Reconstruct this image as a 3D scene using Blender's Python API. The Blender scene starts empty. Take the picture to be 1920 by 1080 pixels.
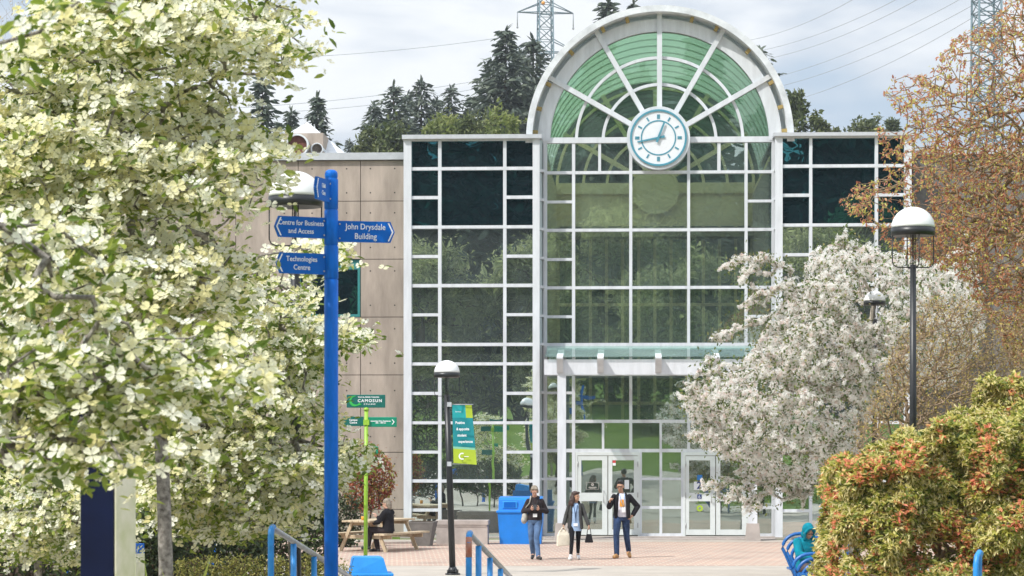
import bpy, bmesh, math, random
import numpy as np
from mathutils import Vector, Matrix, noise as mnoise

# ------------------------------------------------------------------ basics
sc = bpy.context.scene
COL = sc.collection
F = 4600.0            # focal length in photo pixels (1920 wide)
HY = 827.0            # eye level row of the photo
EYE = 2.67
rad = math.radians

def P(px, py, Y):
    return Vector(((px - 960) / F * Y, Y, EYE + (HY - py) / F * Y))

def tag(o, label=None, cat=None, group=None, kind=None):
    if label: o['label'] = label
    if cat: o['category'] = cat
    if group: o['group'] = group
    if kind: o['kind'] = kind
    return o

def thing(name, label, cat, loc=(0, 0, 0), rz=0.0, group=None):
    o = bpy.data.objects.new(name, None)
    COL.objects.link(o)
    o.empty_display_size = 0.1
    o.location = loc
    o.rotation_euler = (0, 0, rz)
    return tag(o, label, cat, group)

def children(o):
    return list(o.children)

def copy_tree(o, parent=None):
    c = o.copy(); COL.objects.link(c)
    if parent is not None: c.parent = parent
    for ch in children(o): copy_tree(ch, c)
    return c

# ------------------------------------------------------------------ materials
def mat_base(name):
    m = bpy.data.materials.new(name); m.use_nodes = True
    nt = m.node_tree
    for n in list(nt.nodes): nt.nodes.remove(n)
    out = nt.nodes.new('ShaderNodeOutputMaterial')
    return m, nt, out

def L(nt, a, b): nt.links.new(a, b)

def ramp(nt, fac, stops):
    r = nt.nodes.new('ShaderNodeValToRGB')
    e = r.color_ramp.elements
    while len(e) < len(stops): e.new(0.5)
    for i, (p, c) in enumerate(stops):
        e[i].position = p; e[i].color = (c[0], c[1], c[2], 1)
    if fac is not None: L(nt, fac, r.inputs['Fac'])
    return r.outputs['Color']

def noise_fac(nt, scale, detail=4, rough=0.55, coord='Object', vec_scale=None):
    tc = nt.nodes.new('ShaderNodeTexCoord')
    src = tc.outputs[coord]
    if vec_scale:
        mp = nt.nodes.new('ShaderNodeMapping'); mp.inputs['Scale'].default_value = vec_scale
        L(nt, src, mp.inputs['Vector']); src = mp.outputs['Vector']
    n = nt.nodes.new('ShaderNodeTexNoise')
    n.inputs['Scale'].default_value = scale; n.inputs['Detail'].default_value = detail
    n.inputs['Roughness'].default_value = rough
    L(nt, src, n.inputs['Vector'])
    return n.outputs['Fac']

def mixcol(nt, a, b, fac, blend='MIX'):
    m = nt.nodes.new('ShaderNodeMix'); m.data_type = 'RGBA'; m.blend_type = blend
    if isinstance(fac, (int, float)): m.inputs[0].default_value = fac
    else: L(nt, fac, m.inputs[0])
    for sock, v in ((m.inputs[6], a), (m.inputs[7], b)):
        if isinstance(v, tuple): sock.default_value = (v[0], v[1], v[2], 1)
        else: L(nt, v, sock)
    return m.outputs[2]

def solid(name, c, rough=0.6, metal=0.0, var=0.12, scale=6.0, bump=0.0, spec=0.5, c2=None, coord='Object', vec_scale=None):
    """painted / cast material with wear-like noise variation"""
    m, nt, out = mat_base(name)
    b = nt.nodes.new('ShaderNodeBsdfPrincipled')
    f = noise_fac(nt, scale, 6, 0.62, coord, vec_scale)
    lo = tuple(x * (1 - var) for x in c) if c2 is None else c2
    hi = tuple(min(1, x * (1 + var)) for x in c)
    L(nt, ramp(nt, f, [(0.3, lo), (0.7, hi)]), b.inputs['Base Color'])
    b.inputs['Roughness'].default_value = rough
    b.inputs['Metallic'].default_value = metal
    b.inputs['Specular IOR Level'].default_value = spec
    if bump:
        bp = nt.nodes.new('ShaderNodeBump'); bp.inputs['Strength'].default_value = bump
        bp.inputs['Distance'].default_value = 0.02
        f2 = noise_fac(nt, scale * 6, 5, 0.6, coord)
        L(nt, f2, bp.inputs['Height']); L(nt, bp.outputs['Normal'], b.inputs['Normal'])
    L(nt, b.outputs[0], out.inputs['Surface'])
    return m

def leafy(name, stops, transl=0.35, rough=0.55, patch=None, patch_scale=1.2, spec=True):
    """leaf / petal: colour varies per leaf, with larger patches; light passes through"""
    m, nt, out = mat_base(name)
    g = nt.nodes.new('ShaderNodeNewGeometry')
    col = ramp(nt, g.outputs['Random Per Island'], stops)
    if patch:
        f = noise_fac(nt, patch_scale, 2)
        r = ramp(nt, f, [(0.42, (0, 0, 0)), (0.62, (1, 1, 1))])
        col = mixcol(nt, col, patch, r, 'MULTIPLY')
    d = nt.nodes.new('ShaderNodeBsdfDiffuse'); L(nt, col, d.inputs['Color'])
    t = nt.nodes.new('ShaderNodeBsdfTranslucent'); L(nt, col, t.inputs['Color'])
    mx = nt.nodes.new('ShaderNodeMixShader'); mx.inputs[0].default_value = transl
    L(nt, d.outputs[0], mx.inputs[1]); L(nt, t.outputs[0], mx.inputs[2])
    last = mx.outputs[0]
    if spec:
        gl = nt.nodes.new('ShaderNodeBsdfGlossy'); gl.inputs['Roughness'].default_value = rough
        m2 = nt.nodes.new('ShaderNodeMixShader'); m2.inputs[0].default_value = 0.04
        L(nt, last, m2.inputs[1]); L(nt, gl.outputs[0], m2.inputs[2]); last = m2.outputs[0]
    L(nt, last, out.inputs['Surface'])
    return m

def glass_mat(name, refl, tint, trans, wav=0.10, body=None, rough=0.0, dust_lift=0.0):
    """coated architectural glass: part mirror, part tinted see-through; slightly wavy sheets"""
    m, nt, out = mat_base(name)
    gl = nt.nodes.new('ShaderNodeBsdfGlossy'); gl.inputs['Color'].default_value = (*tint, 1)
    gl.inputs['Roughness'].default_value = rough
    tc = nt.nodes.new('ShaderNodeTexCoord'); oi = nt.nodes.new('ShaderNodeObjectInfo')
    nn = nt.nodes.new('ShaderNodeTexNoise'); nn.noise_dimensions = '4D'
    nn.inputs['Scale'].default_value = 0.9; nn.inputs['Detail'].default_value = 2; nn.inputs['Roughness'].default_value = 0.4
    mm = nt.nodes.new('ShaderNodeMath'); mm.operation = 'MULTIPLY'; mm.inputs[1].default_value = 60.0
    L(nt, oi.outputs['Random'], mm.inputs[0]); L(nt, mm.outputs[0], nn.inputs['W']); L(nt, tc.outputs['Object'], nn.inputs['Vector'])
    f = nn.outputs['Fac']
    bp = nt.nodes.new('ShaderNodeBump'); bp.inputs['Strength'].default_value = wav
    bp.inputs['Distance'].default_value = 0.03
    L(nt, f, bp.inputs['Height']); L(nt, bp.outputs['Normal'], gl.inputs['Normal'])
    if body:
        tr = nt.nodes.new('ShaderNodeBsdfDiffuse'); tr.inputs['Color'].default_value = (*body, 1)
    else:
        tr = nt.nodes.new('ShaderNodeBsdfTransparent'); tr.inputs['Color'].default_value = (*trans, 1)
    if not body and dust_lift > 0:
        # pale dusty film with brightness put in to lift the dim reflections
        df = nt.nodes.new('ShaderNodeBsdfDiffuse'); df.inputs['Color'].default_value = (0.40, 0.49, 0.47, 1)
        fd = noise_fac(nt, 0.8, 2, 0.5, 'Object', (1.0, 1.0, 0.45))
        rd = nt.nodes.new('ShaderNodeMapRange'); rd.inputs['From Min'].default_value = 0.3; rd.inputs['From Max'].default_value = 0.75
        rd.inputs['To Min'].default_value = dust_lift*0.6; rd.inputs['To Max'].default_value = dust_lift*1.5; L(nt, fd, rd.inputs['Value'])
        mxd = nt.nodes.new('ShaderNodeMixShader'); L(nt, rd.outputs[0], mxd.inputs[0]); L(nt, tr.outputs[0], mxd.inputs[1]); L(nt, df.outputs[0], mxd.inputs[2]); tr = mxd
    lw = nt.nodes.new('ShaderNodeLayerWeight'); lw.inputs['Blend'].default_value = 0.35
    mr = nt.nodes.new('ShaderNodeMapRange')
    mr.inputs['To Min'].default_value = refl; mr.inputs['To Max'].default_value = 0.95
    L(nt, lw.outputs['Fresnel'], mr.inputs['Value'])
    mx = nt.nodes.new('ShaderNodeMixShader')
    L(nt, mr.outputs[0], mx.inputs[0])
    L(nt, tr.outputs[0], mx.inputs[1]); L(nt, gl.outputs[0], mx.inputs[2])
    L(nt, mx.outputs[0], out.inputs['Surface'])
    return m

M = {}
M['white'] = solid('white_paint', (0.64, 0.665, 0.70), 0.45, var=0.12, scale=1.5, vec_scale=(4, 4, 0.7))
M['white_aged'] = solid('white_aged_paint', (0.66, 0.685, 0.71), 0.55, var=0.22, scale=2.2)
M['door_white'] = solid('door_white', (0.66, 0.70, 0.69), 0.4, var=0.05)
M['grey_cap'] = solid('grey_metal_cap', (0.50, 0.52, 0.55), 0.5, var=0.10)
M['concrete'] = solid('beige_concrete', (0.40, 0.335, 0.285), 0.9, var=0.26, scale=1.1, vec_scale=(2.2, 2.2, 0.5), bump=0.25, spec=0.2)
M['joint'] = solid('dark_joint', (0.06, 0.055, 0.05), 0.9)
M['conc_grey'] = solid('grey_concrete', (0.42, 0.37, 0.34), 0.9, var=0.18, scale=3, bump=0.3, spec=0.2)
M['conc_dark'] = solid('dark_concrete', (0.17, 0.16, 0.15), 0.9, var=0.25, scale=4, bump=0.3, spec=0.2)
M['roof'] = solid('roof_gravel', (0.25, 0.24, 0.23), 0.95)
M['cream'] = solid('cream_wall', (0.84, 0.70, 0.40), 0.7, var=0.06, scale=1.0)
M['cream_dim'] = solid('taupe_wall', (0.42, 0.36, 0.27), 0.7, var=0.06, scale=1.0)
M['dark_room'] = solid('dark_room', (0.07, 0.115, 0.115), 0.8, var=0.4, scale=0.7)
M['in_floor'] = solid('tile_floor', (0.25, 0.22, 0.19), 0.5, var=0.15)
M['blue'] = solid('blue_paint', (0.002, 0.135, 0.60), 0.5, spec=0.2, var=0.2, scale=7, vec_scale=(3, 3, 0.6))
M['blue_sign'] = solid('blue_sign_face', (0.002, 0.11, 0.48), 0.5, spec=0.2, var=0.06, scale=4)
M['blue_bin'] = solid('blue_plastic', (0.006, 0.20, 0.68), 0.45, var=0.10, scale=4)
M['blue_bin2'] = solid('light_blue_plastic', (0.02, 0.27, 0.72), 0.4, var=0.12, scale=5)
M['blue_rail'] = solid('light_blue_rail', (0.02, 0.24, 0.62), 0.4, var=0.22, scale=9)
M['blue_bench'] = solid('bench_blue', (0.008, 0.11, 0.36), 0.35, var=0.15, scale=8)
M['rust'] = solid('rusty_red', (0.28, 0.08, 0.04), 0.8, var=0.45, scale=16, c2=(0.42, 0.25, 0.2))
M['steel'] = solid('galvanised', (0.42, 0.42, 0.42), 0.4, metal=0.6, var=0.2, scale=12)
M['navy'] = solid('navy_panel', (0.003, 0.007, 0.03), 0.6, var=0.3, scale=3, spec=0.15)
M['pale_panel'] = solid('pale_board', (0.62, 0.58, 0.50), 0.5, var=0.2, scale=2.5, c2=(0.42, 0.45, 0.22))
M['black'] = solid('black_metal', (0.015, 0.016, 0.018), 0.38, var=0.3, scale=8)
M['dome'] = solid('white_dome', (0.80, 0.80, 0.80), 0.35, var=0.04, scale=3)
M['lime'] = solid('lime_pole', (0.30, 0.52, 0.045), 0.45, var=0.15, scale=6)
M['green_sign'] = solid('green_sign', (0.003, 0.13, 0.105), 0.45, var=0.06)
M['green_sign2'] = solid('bright_green_sign', (0.0, 0.24, 0.14), 0.45, var=0.06)
M['swirl'] = solid('swirl_green', (0.04, 0.45, 0.08), 0.5, var=0.1)
M['lettering'] = solid('white_lettering', (0.85, 0.86, 0.88), 0.5, var=0.03)
M['teal'] = solid('teal_cloth', (0.003, 0.24, 0.27), 0.7, var=0.06)
M['teal_light'] = solid('light_teal_cloth', (0.01, 0.36, 0.37), 0.7, var=0.06)
M['pale_green'] = solid('pale_green_cloth', (0.22, 0.55, 0.38), 0.7, var=0.06)
M['lime_cloth'] = solid('lime_cloth', (0.40, 0.52, 0.03), 0.7, var=0.06)
M['wood'] = solid('weathered_wood', (0.50, 0.40, 0.27), 0.8, var=0.25, scale=4, vec_scale=(6, 6, 1), bump=0.2)
M['bark'] = solid('grey_bark', (0.30, 0.28, 0.25), 0.95, var=0.4, scale=22, bump=0.6, spec=0.1, c2=(0.06, 0.05, 0.04))
M['bark_dark'] = solid('dark_bark', (0.085, 0.06, 0.042), 0.95, var=0.4, scale=14, bump=0.5, spec=0.1)
M['twig'] = solid('twig_brown', (0.27, 0.20, 0.14), 0.9, var=0.35, scale=9, spec=0.1)
M['soil'] = solid('bark_mulch', (0.055, 0.038, 0.026), 1.0, var=0.5, scale=8, bump=0.6, spec=0.05)
M['dial'] = solid('clock_dial', (0.74, 0.76, 0.79), 0.5, var=0.03)
M['dial_blue'] = solid('clock_blue', (0.07, 0.27, 0.36), 0.45, var=0.1)
M['tan_block'] = solid('tan_block', (0.38, 0.28, 0.10), 0.8, var=0.2)
M['teal_frame'] = solid('teal_frame', (0.03, 0.22, 0.22), 0.5, var=0.1)
M['duct_red'] = solid('rust_duct', (0.13, 0.045, 0.035), 0.8, var=0.4, scale=5)
M['pylon'] = solid('pylon_steel', (0.12, 0.19, 0.22), 0.6, var=0.2)
M['wire'] = solid('wire', (0.30, 0.33, 0.36), 0.6)
M['orange'] = solid('orange_marker', (0.75, 0.32, 0.03), 0.6)
M['red_sticker'] = solid('red_sticker', (0.6, 0.05, 0.05), 0.6)
M['paper'] = solid('white_paper', (0.8, 0.82, 0.84), 0.6, var=0.03)
M['sky_blue_sticker'] = solid('blue_sticker', (0.02, 0.18, 0.5), 0.6)
M['dark_blue'] = solid('dark_blue_print', (0.01, 0.04, 0.2), 0.6)
M['yellowgreen'] = solid('yellow_green_sticker', (0.35, 0.5, 0.03), 0.6)
# people
def cloth(name, c, var=0.25, scale=14): return solid(name, c, 0.85, var=var, scale=scale, spec=0.2, bump=0.25)
M['skin'] = solid('skin_light', (0.56, 0.33, 0.24), 0.55, var=0.10, scale=10)
M['skin2'] = solid('skin_tan', (0.46, 0.26, 0.17), 0.55, var=0.10, scale=10)
M['lips'] = solid('lips', (0.36, 0.12, 0.10), 0.5)
M['eye'] = solid('eye_dark', (0.02, 0.015, 0.012), 0.3)
M['hair_grey'] = solid('grey_blond_hair', (0.24, 0.20, 0.155), 0.7, var=0.4, scale=40)
M['hair_dark'] = solid('dark_brown_hair', (0.045, 0.022, 0.016), 0.55, var=0.5, scale=40)
M['hair_black'] = solid('black_hair', (0.012, 0.01, 0.01), 0.5, var=0.4, scale=40)
M['hoodie'] = cloth('black_brown_cloth', (0.030, 0.022, 0.024))
M['jacket_black'] = cloth('black_cloth', (0.014, 0.013, 0.016))
M['jacket_grey'] = cloth('charcoal_cloth', (0.060, 0.060, 0.060))
M['jeans'] = cloth('mid_blue_denim', (0.09, 0.155, 0.28), var=0.5, scale=5)
M['jeans_dark'] = cloth('dark_blue_denim', (0.026, 0.05, 0.115), var=0.55, scale=6)
M['leggings'] = cloth('black_leggings', (0.010, 0.010, 0.013))
M['shirt_blue'] = cloth('light_blue_cloth', (0.32, 0.45, 0.66), var=0.1)
M['tee'] = cloth('white_tee', (0.70, 0.69, 0.76), var=0.06)
M['teal_hood'] = cloth('teal_hoodie', (0.0, 0.19, 0.26), var=0.2)
M['trouser_brown'] = cloth('brown_trousers', (0.09, 0.07, 0.07))
M['white_shoe'] = solid('white_shoes', (0.75, 0.74, 0.74), 0.6, var=0.06)
M['black_shoe'] = solid('black_shoes', (0.018, 0.018, 0.02), 0.5)
M['tan_boot'] = solid('tan_boots', (0.42, 0.22, 0.08), 0.7, var=0.25, scale=12)
M['canvas'] = cloth('cream_canvas', (0.72, 0.66, 0.54), var=0.08)
M['bag_grey'] = cloth('grey_bag_cloth', (0.40, 0.38, 0.34), var=0.15)

M['glass'] = glass_mat('green_tinted_glass', 0.60, (0.88, 0.98, 0.96), (0.40, 0.56, 0.52), 0.08, dust_lift=0.16)
M['glass_fan'] = glass_mat('green_fan_glass', 0.07, (0.8, 0.93, 0.85), (0.47, 0.62, 0.51), 0.06, dust_lift=0.08)
M['glass_atrium'] = glass_mat('atrium_glass', 0.27, (0.88, 0.98, 0.95), (0.76, 0.88, 0.83), 0.08, dust_lift=0.10)
M['glass_dark'] = glass_mat('dark_spandrel_glass', 0.26, (0.10, 0.50, 0.56), None, 0.14, body=(0.006, 0.012, 0.015))
M['glass_clear'] = glass_mat('canopy_glass', 0.14, (0.85, 1, 0.95), (0.84, 0.95, 0.91), 0.02, dust_lift=0.26)
M['glass_back'] = glass_mat('garden_glass', 0.10, (0.8, 0.9, 0.85), (0.16, 0.26, 0.22), 0.05)

# foliage
M['petal'] = leafy('cream_bracts', [(0.0, (0.76, 0.70, 0.34)), (0.28, (0.83, 0.80, 0.53)), (0.6, (0.88, 0.87, 0.70)), (1.0, (0.91, 0.91, 0.82))], 0.42, spec=False)
M['eyelet'] = solid('flower_centre', (0.07, 0.06, 0.03), 0.9)
M['leaf_lime'] = leafy('young_green_leaf', [(0.0, (0.08, 0.14, 0.014)), (0.5, (0.20, 0.28, 0.03)), (1.0, (0.40, 0.45, 0.09))], 0.48)  # darkest green put in for shading inside the dogwood crowns
M['blossom'] = leafy('white_pink_blossom', [(0.0, (0.80, 0.60, 0.55)), (0.14, (0.86, 0.77, 0.72)), (0.30, (0.93, 0.91, 0.87)), (1.0, (0.96, 0.95, 0.93))], 0.52, spec=False)
M['leaf_small'] = leafy('small_green_leaf', [(0.0, (0.06, 0.10, 0.02)), (0.7, (0.15, 0.21, 0.045)), (1.0, (0.30, 0.26, 0.09))], 0.35)
M['twig_grey'] = solid('pale_twig', (0.36, 0.32, 0.26), 0.9, var=0.3, scale=9, spec=0.1)
M['maple_leaf'] = leafy('bronze_young_leaf', [(0.0, (0.40, 0.14, 0.08)), (0.45, (0.62, 0.27, 0.15)), (0.66, (0.70, 0.40, 0.21)), (0.70, (0.58, 0.55, 0.10)), (1.0, (0.74, 0.70, 0.24))], 0.52)
M['pieris_leaf'] = leafy('olive_leaf', [(0.0, (0.09, 0.14, 0.02)), (0.35, (0.28, 0.33, 0.05)), (0.7, (0.58, 0.54, 0.11)), (1.0, (0.80, 0.72, 0.28))], 0.42)
M['pieris_red'] = leafy('coral_new_leaf', [(0.0, (0.80, 0.24, 0.15)), (0.5, (0.92, 0.40, 0.24)), (1.0, (0.94, 0.58, 0.24))], 0.45)
M['pieris_bell'] = leafy('cream_bells', [(0.0, (0.68, 0.58, 0.22)), (1.0, (0.88, 0.80, 0.48))], 0.4, spec=False)
M['tan_leaf'] = leafy('tan_bud', [(0.0, (0.32, 0.21, 0.11)), (0.6, (0.50, 0.36, 0.18)), (1.0, (0.66, 0.54, 0.12))], 0.4)
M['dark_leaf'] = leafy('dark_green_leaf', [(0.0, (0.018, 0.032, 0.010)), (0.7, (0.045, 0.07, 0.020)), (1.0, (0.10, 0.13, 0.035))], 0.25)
M['hedge_leaf'] = leafy('hedge_leaf', [(0.0, (0.12, 0.13, 0.025)), (0.7, (0.27, 0.26, 0.05)), (1.0, (0.42, 0.36, 0.10))], 0.3)
M['red_leaf'] = leafy('red_shrub_leaf', [(0.0, (0.26, 0.045, 0.03)), (0.5, (0.38, 0.10, 0.05)), (0.75, (0.42, 0.28, 0.06)), (1.0, (0.24, 0.30, 0.05))], 0.35)
M['tree_leaf'] = leafy('olive_tree_leaf', [(0.0, (0.075, 0.095, 0.030)), (0.6, (0.14, 0.16, 0.055)), (1.0, (0.22, 0.23, 0.08))], 0.35, patch=(0.75, 0.85, 0.8), patch_scale=0.25)
M['fresh_leaf'] = leafy('fresh_tree_leaf', [(0.0, (0.16, 0.19, 0.045)), (0.6, (0.28, 0.31, 0.085)), (1.0, (0.42, 0.41, 0.15))], 0.5, patch=(0.7, 0.8, 0.7), patch_scale=0.25)
M['needle'] = leafy('conifer_needles', [(0.0, (0.045, 0.062, 0.050)), (0.6, (0.085, 0.112, 0.082)), (1.0, (0.15, 0.175, 0.12))], 0.2)
M['spring_leaf'] = leafy('pale_spring_leaf', [(0.0, (0.20, 0.23, 0.10)), (0.5, (0.40, 0.43, 0.20)), (1.0, (0.60, 0.60, 0.34))], 0.6, patch=(0.45, 0.5, 0.42), patch_scale=0.35)

# ------------------------------------------------------------------ mesh builder
class MB:
    def __init__(s): s.v = []; s.f = []; s.m = []; s.sm = []
    def add(s, vs, fs, mi=0, smooth=False):
        o = len(s.v); s.v += [tuple(v) for v in vs]
        for f in fs: s.f.append(tuple(i + o for i in f)); s.m.append(mi); s.sm.append(smooth)
    def box(s, x0, x1, y0, y1, z0, z1, mi=0, bev=0.0):
        if x1 < x0: x0, x1 = x1, x0
        if y1 < y0: y0, y1 = y1, y0
        if z1 < z0: z0, z1 = z1, z0
        if bev <= 0:
            vs = [(x0,y0,z0),(x1,y0,z0),(x1,y1,z0),(x0,y1,z0),(x0,y0,z1),(x1,y0,z1),(x1,y1,z1),(x0,y1,z1)]
            s.add(vs, [(3,2,1,0),(4,5,6,7),(0,1,5,4),(1,2,6,5),(2,3,7,6),(3,0,4,7)], mi)
        else:
            b = bev
            bm = bmesh.new()
            bmesh.ops.create_cube(bm, size=1, matrix=Matrix.Translation(((x0+x1)/2,(y0+y1)/2,(z0+z1)/2)) @ Matrix.Diagonal((x1-x0,y1-y0,z1-z0,1)))
            bmesh.ops.bevel(bm, geom=bm.edges[:], offset=b, segments=2, affect='EDGES', profile=0.5)
            bm.verts.index_update()
            s.add([v.co for v in bm.verts], [[v.index for v in f.verts] for f in bm.faces], mi)
            bm.free()
    def prism(s, pts, axis_vec, mi=0):
        """closed polygon pts (3D, planar) extruded by axis_vec"""
        n = len(pts); a = Vector(axis_vec)
        vs = [Vector(p) for p in pts] + [Vector(p) + a for p in pts]
        fs = [tuple(range(n))[::-1], tuple(range(n, 2*n))] + [(i, (i+1) % n, n+(i+1) % n, n+i) for i in range(n)]
        s.add(vs, fs, mi)
    def tube(s, pts, r, seg=8, mi=0, smooth=True, cap=True):
        pts = [Vector(p) for p in pts]
        rs = r if isinstance(r, (list, tuple)) else [r]*len(pts)
        rings = []; up = None
        for i, p in enumerate(pts):
            d = (pts[min(i+1, len(pts)-1)] - pts[max(i-1, 0)])
            if d.length < 1e-9: d = Vector((0,0,1))
            d.normalize()
            if up is None:
                up = Vector((0,0,1)) if abs(d.z) < 0.9 else Vector((1,0,0))
            a = d.cross(up)
            if a.length < 1e-6: a = d.cross(Vector((0.3,1,0.2)))
            a.normalize(); b = d.cross(a); up = -b if False else up
            rings.append([p + (a*math.cos(2*math.pi*k/seg) + b*math.sin(2*math.pi*k/seg))*rs[i] for k in range(seg)])
        vs = [v for rg in rings for v in rg]
        fs = []
        for i in range(len(pts)-1):
            for k in range(seg):
                fs.append((i*seg+k, i*seg+(k+1) % seg, (i+1)*seg+(k+1) % seg, (i+1)*seg+k))
        o0 = len(s.f)
        s.add(vs, fs, mi, smooth)
        if cap:
            s.add(rings[0], [tuple(range(seg))[::-1]], mi); s.add(rings[-1], [tuple(range(seg))], mi)
    def lathe(s, prof, seg=32, mi=0, c=(0,0,0), smooth=True, caps=True):
        """prof: list of (r, z)"""
        vs = []
        for r, z in prof:
            for k in range(seg):
                a = 2*math.pi*k/seg
                vs.append((c[0]+r*math.cos(a), c[1]+r*math.sin(a), c[2]+z))
        fs = []
        for i in range(len(prof)-1):
            for k in range(seg):
                fs.append((i*seg+k, i*seg+(k+1) % seg, (i+1)*seg+(k+1) % seg, (i+1)*seg+k))
        s.add(vs, fs, mi, smooth)
        if caps:
            for i in (0, len(prof)-1):
                if prof[i][0] > 1e-6:
                    idx = list(range(seg))
                    s.add(vs[i*seg:(i+1)*seg], [tuple(idx[::-1] if i == 0 else idx)], mi)
    def arc(s, cx, cz, r0, r1, a0, a1, y0, y1, seg=32, mi=0, smooth=False):
        """annular prism in the xz plane"""
        vs = []
        for i in range(seg+1):
            a = a0 + (a1-a0)*i/seg; c, n = math.cos(a), math.sin(a)
            vs += [(cx+r0*c, y0, cz+r0*n), (cx+r1*c, y0, cz+r1*n), (cx+r1*c, y1, cz+r1*n), (cx+r0*c, y1, cz+r0*n)]
        fs = []
        for i in range(seg):
            o, p = 4*i, 4*i+4
            for k in range(4): fs.append((o+k, o+(k+1) % 4, p+(k+1) % 4, p+k))
        fs += [(3,2,1,0), (4*seg, 4*seg+1, 4*seg+2, 4*seg+3)]
        s.add(vs, fs, mi, smooth)
    def disc(s, cx, cz, r, y0, y1, seg=48, mi=0):
        s.prism([(cx+r*math.cos(2*math.pi*k/seg), y0, cz+r*math.sin(2*math.pi*k/seg)) for k in range(seg)], (0, y1-y0, 0), mi)
    def sphere(s, c, rx, ry=None, rz=None, seg=14, rings=8, mi=0):
        ry = rx if ry is None else ry; rz = rx if rz is None else rz
        vs = [(c[0], c[1], c[2]-rz)]
        for i in range(1, rings):
            t = -math.pi/2 + math.pi*i/rings
            for k in range(seg):
                a = 2*math.pi*k/seg
                vs.append((c[0]+rx*math.cos(t)*math.cos(a), c[1]+ry*math.cos(t)*math.sin(a), c[2]+rz*math.sin(t)))
        vs.append((c[0], c[1], c[2]+rz))
        fs = [(0, 1+(k+1) % seg, 1+k) for k in range(seg)]
        for i in range(rings-2):
            for k in range(seg):
                a = 1+i*seg
                fs.append((a+k, a+(k+1) % seg, a+seg+(k+1) % seg, a+seg+k))
        a = 1+(rings-2)*seg
        fs += [(a+k, a+(k+1) % seg, len(vs)-1) for k in range(seg)]
        s.add(vs, fs, mi, True)
    def build(s, name, mats, parent=None, loc=None, rz=None, fix=True):
        me = bpy.data.meshes.new(name)
        me.from_pydata(s.v, [], s.f)
        if not isinstance(mats, (list, tuple)): mats = [mats]
        for m in mats: me.materials.append(m)
        me.polygons.foreach_set('material_index', s.m)
        me.polygons.foreach_set('use_smooth', s.sm)
        if fix:
            bm = bmesh.new(); bm.from_mesh(me)
            bmesh.ops.remove_doubles(bm, verts=bm.verts, dist=1e-5)
            bmesh.ops.recalc_face_normals(bm, faces=bm.faces)
            bm.to_mesh(me); bm.free()
        me.update()
        o = bpy.data.objects.new(name, me); COL.objects.link(o)
        if parent: o.parent = parent
        if loc: o.location = loc
        if rz is not None: o.rotation_euler = (0, 0, rz)
        return o

def text(name, body, size, mat, parent, loc, rot=(math.pi/2, 0, 0), align='CENTER', sx=1.0, bold=0.0, space=1.0, line=1.0):
    cu = bpy.data.curves.new(name, 'FONT')
    cu.body = body; cu.size = size; cu.align_x = align; cu.align_y = 'CENTER'
    cu.offset = bold; cu.space_character = space; cu.space_line = line
    cu.extrude = 0.001; cu.resolution_u = 3
    t = bpy.data.objects.new(name, cu); COL.objects.link(t)
    bpy.context.view_layer.update()
    dg = bpy.context.evaluated_depsgraph_get()
    me = bpy.data.meshes.new_from_object(t.evaluated_get(dg))
    bpy.data.objects.remove(t)
    me.materials.clear(); me.materials.append(mat)
    o = bpy.data.objects.new(name, me); COL.objects.link(o)
    o.parent = parent; o.location = loc; o.rotation_euler = rot; o.scale = (sx, 1, 1)
    return o

# ------------------------------------------------------------------ foliage helpers
def np_mesh(name, V, loop_idx, starts, totals, mats, midx=None, smooth=False):
    me = bpy.data.meshes.new(name)
    me.vertices.add(len(V)); me.vertices.foreach_set('co', V.astype(np.float32).ravel())
    me.loops.add(len(loop_idx)); me.loops.foreach_set('vertex_index', loop_idx.astype(np.int32))
    me.polygons.add(len(starts)); me.polygons.foreach_set('loop_start', starts.astype(np.int32))
    try: me.polygons.foreach_set('loop_total', totals.astype(np.int32))
    except Exception: pass
    for m in mats: me.materials.append(m)
    if midx is not None: me.polygons.foreach_set('material_index', midx.astype(np.int32))
    me.polygons.foreach_set('use_smooth', np.full(len(starts), smooth))
    me.update(calc_edges=True)
    return me

def frames(N, rng, roll=None):
    """orthonormal frames with Z along N (n,3)"""
    N = N / np.maximum(np.linalg.norm(N, axis=1, keepdims=True), 1e-9)
    R = rng.normal(size=N.shape)
    X = R - (R*N).sum(1, keepdims=True)*N
    X /= np.maximum(np.linalg.norm(X, axis=1, keepdims=True), 1e-9)
    Y = np.cross(N, X)
    return X, Y, N

def frames_along(D, rng):
    """X along D, Z random perpendicular biased upward"""
    D = D / np.maximum(np.linalg.norm(D, axis=1, keepdims=True), 1e-9)
    R = rng.normal(size=D.shape)*0.6 + np.array([0, 0, 1.0])
    Z = R - (R*D).sum(1, keepdims=True)*D
    Z /= np.maximum(np.linalg.norm(Z, axis=1, keepdims=True), 1e-9)
    return D, np.cross(Z, D), Z

def cloud_arrays(tv, tf, tm, pos, fr, scale):
    tv = np.array(tv, float); X, Y, Z = fr
    n, k = len(pos), len(tv)
    V = pos[:, None, :] + scale[:, None, None]*(tv[None, :, 0:1]*X[:, None, :] + tv[None, :, 1:2]*Y[:, None, :] + tv[None, :, 2:3]*Z[:, None, :])
    flat = np.concatenate([np.array(f) for f in tf])
    loops = ((np.arange(n)*k)[:, None] + flat[None, :]).ravel()
    tot = np.array([len(f) for f in tf])
    totals = np.tile(tot, n)
    midx = np.tile(np.array(tm), n)
    return V.reshape(-1, 3), loops, totals, midx

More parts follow.
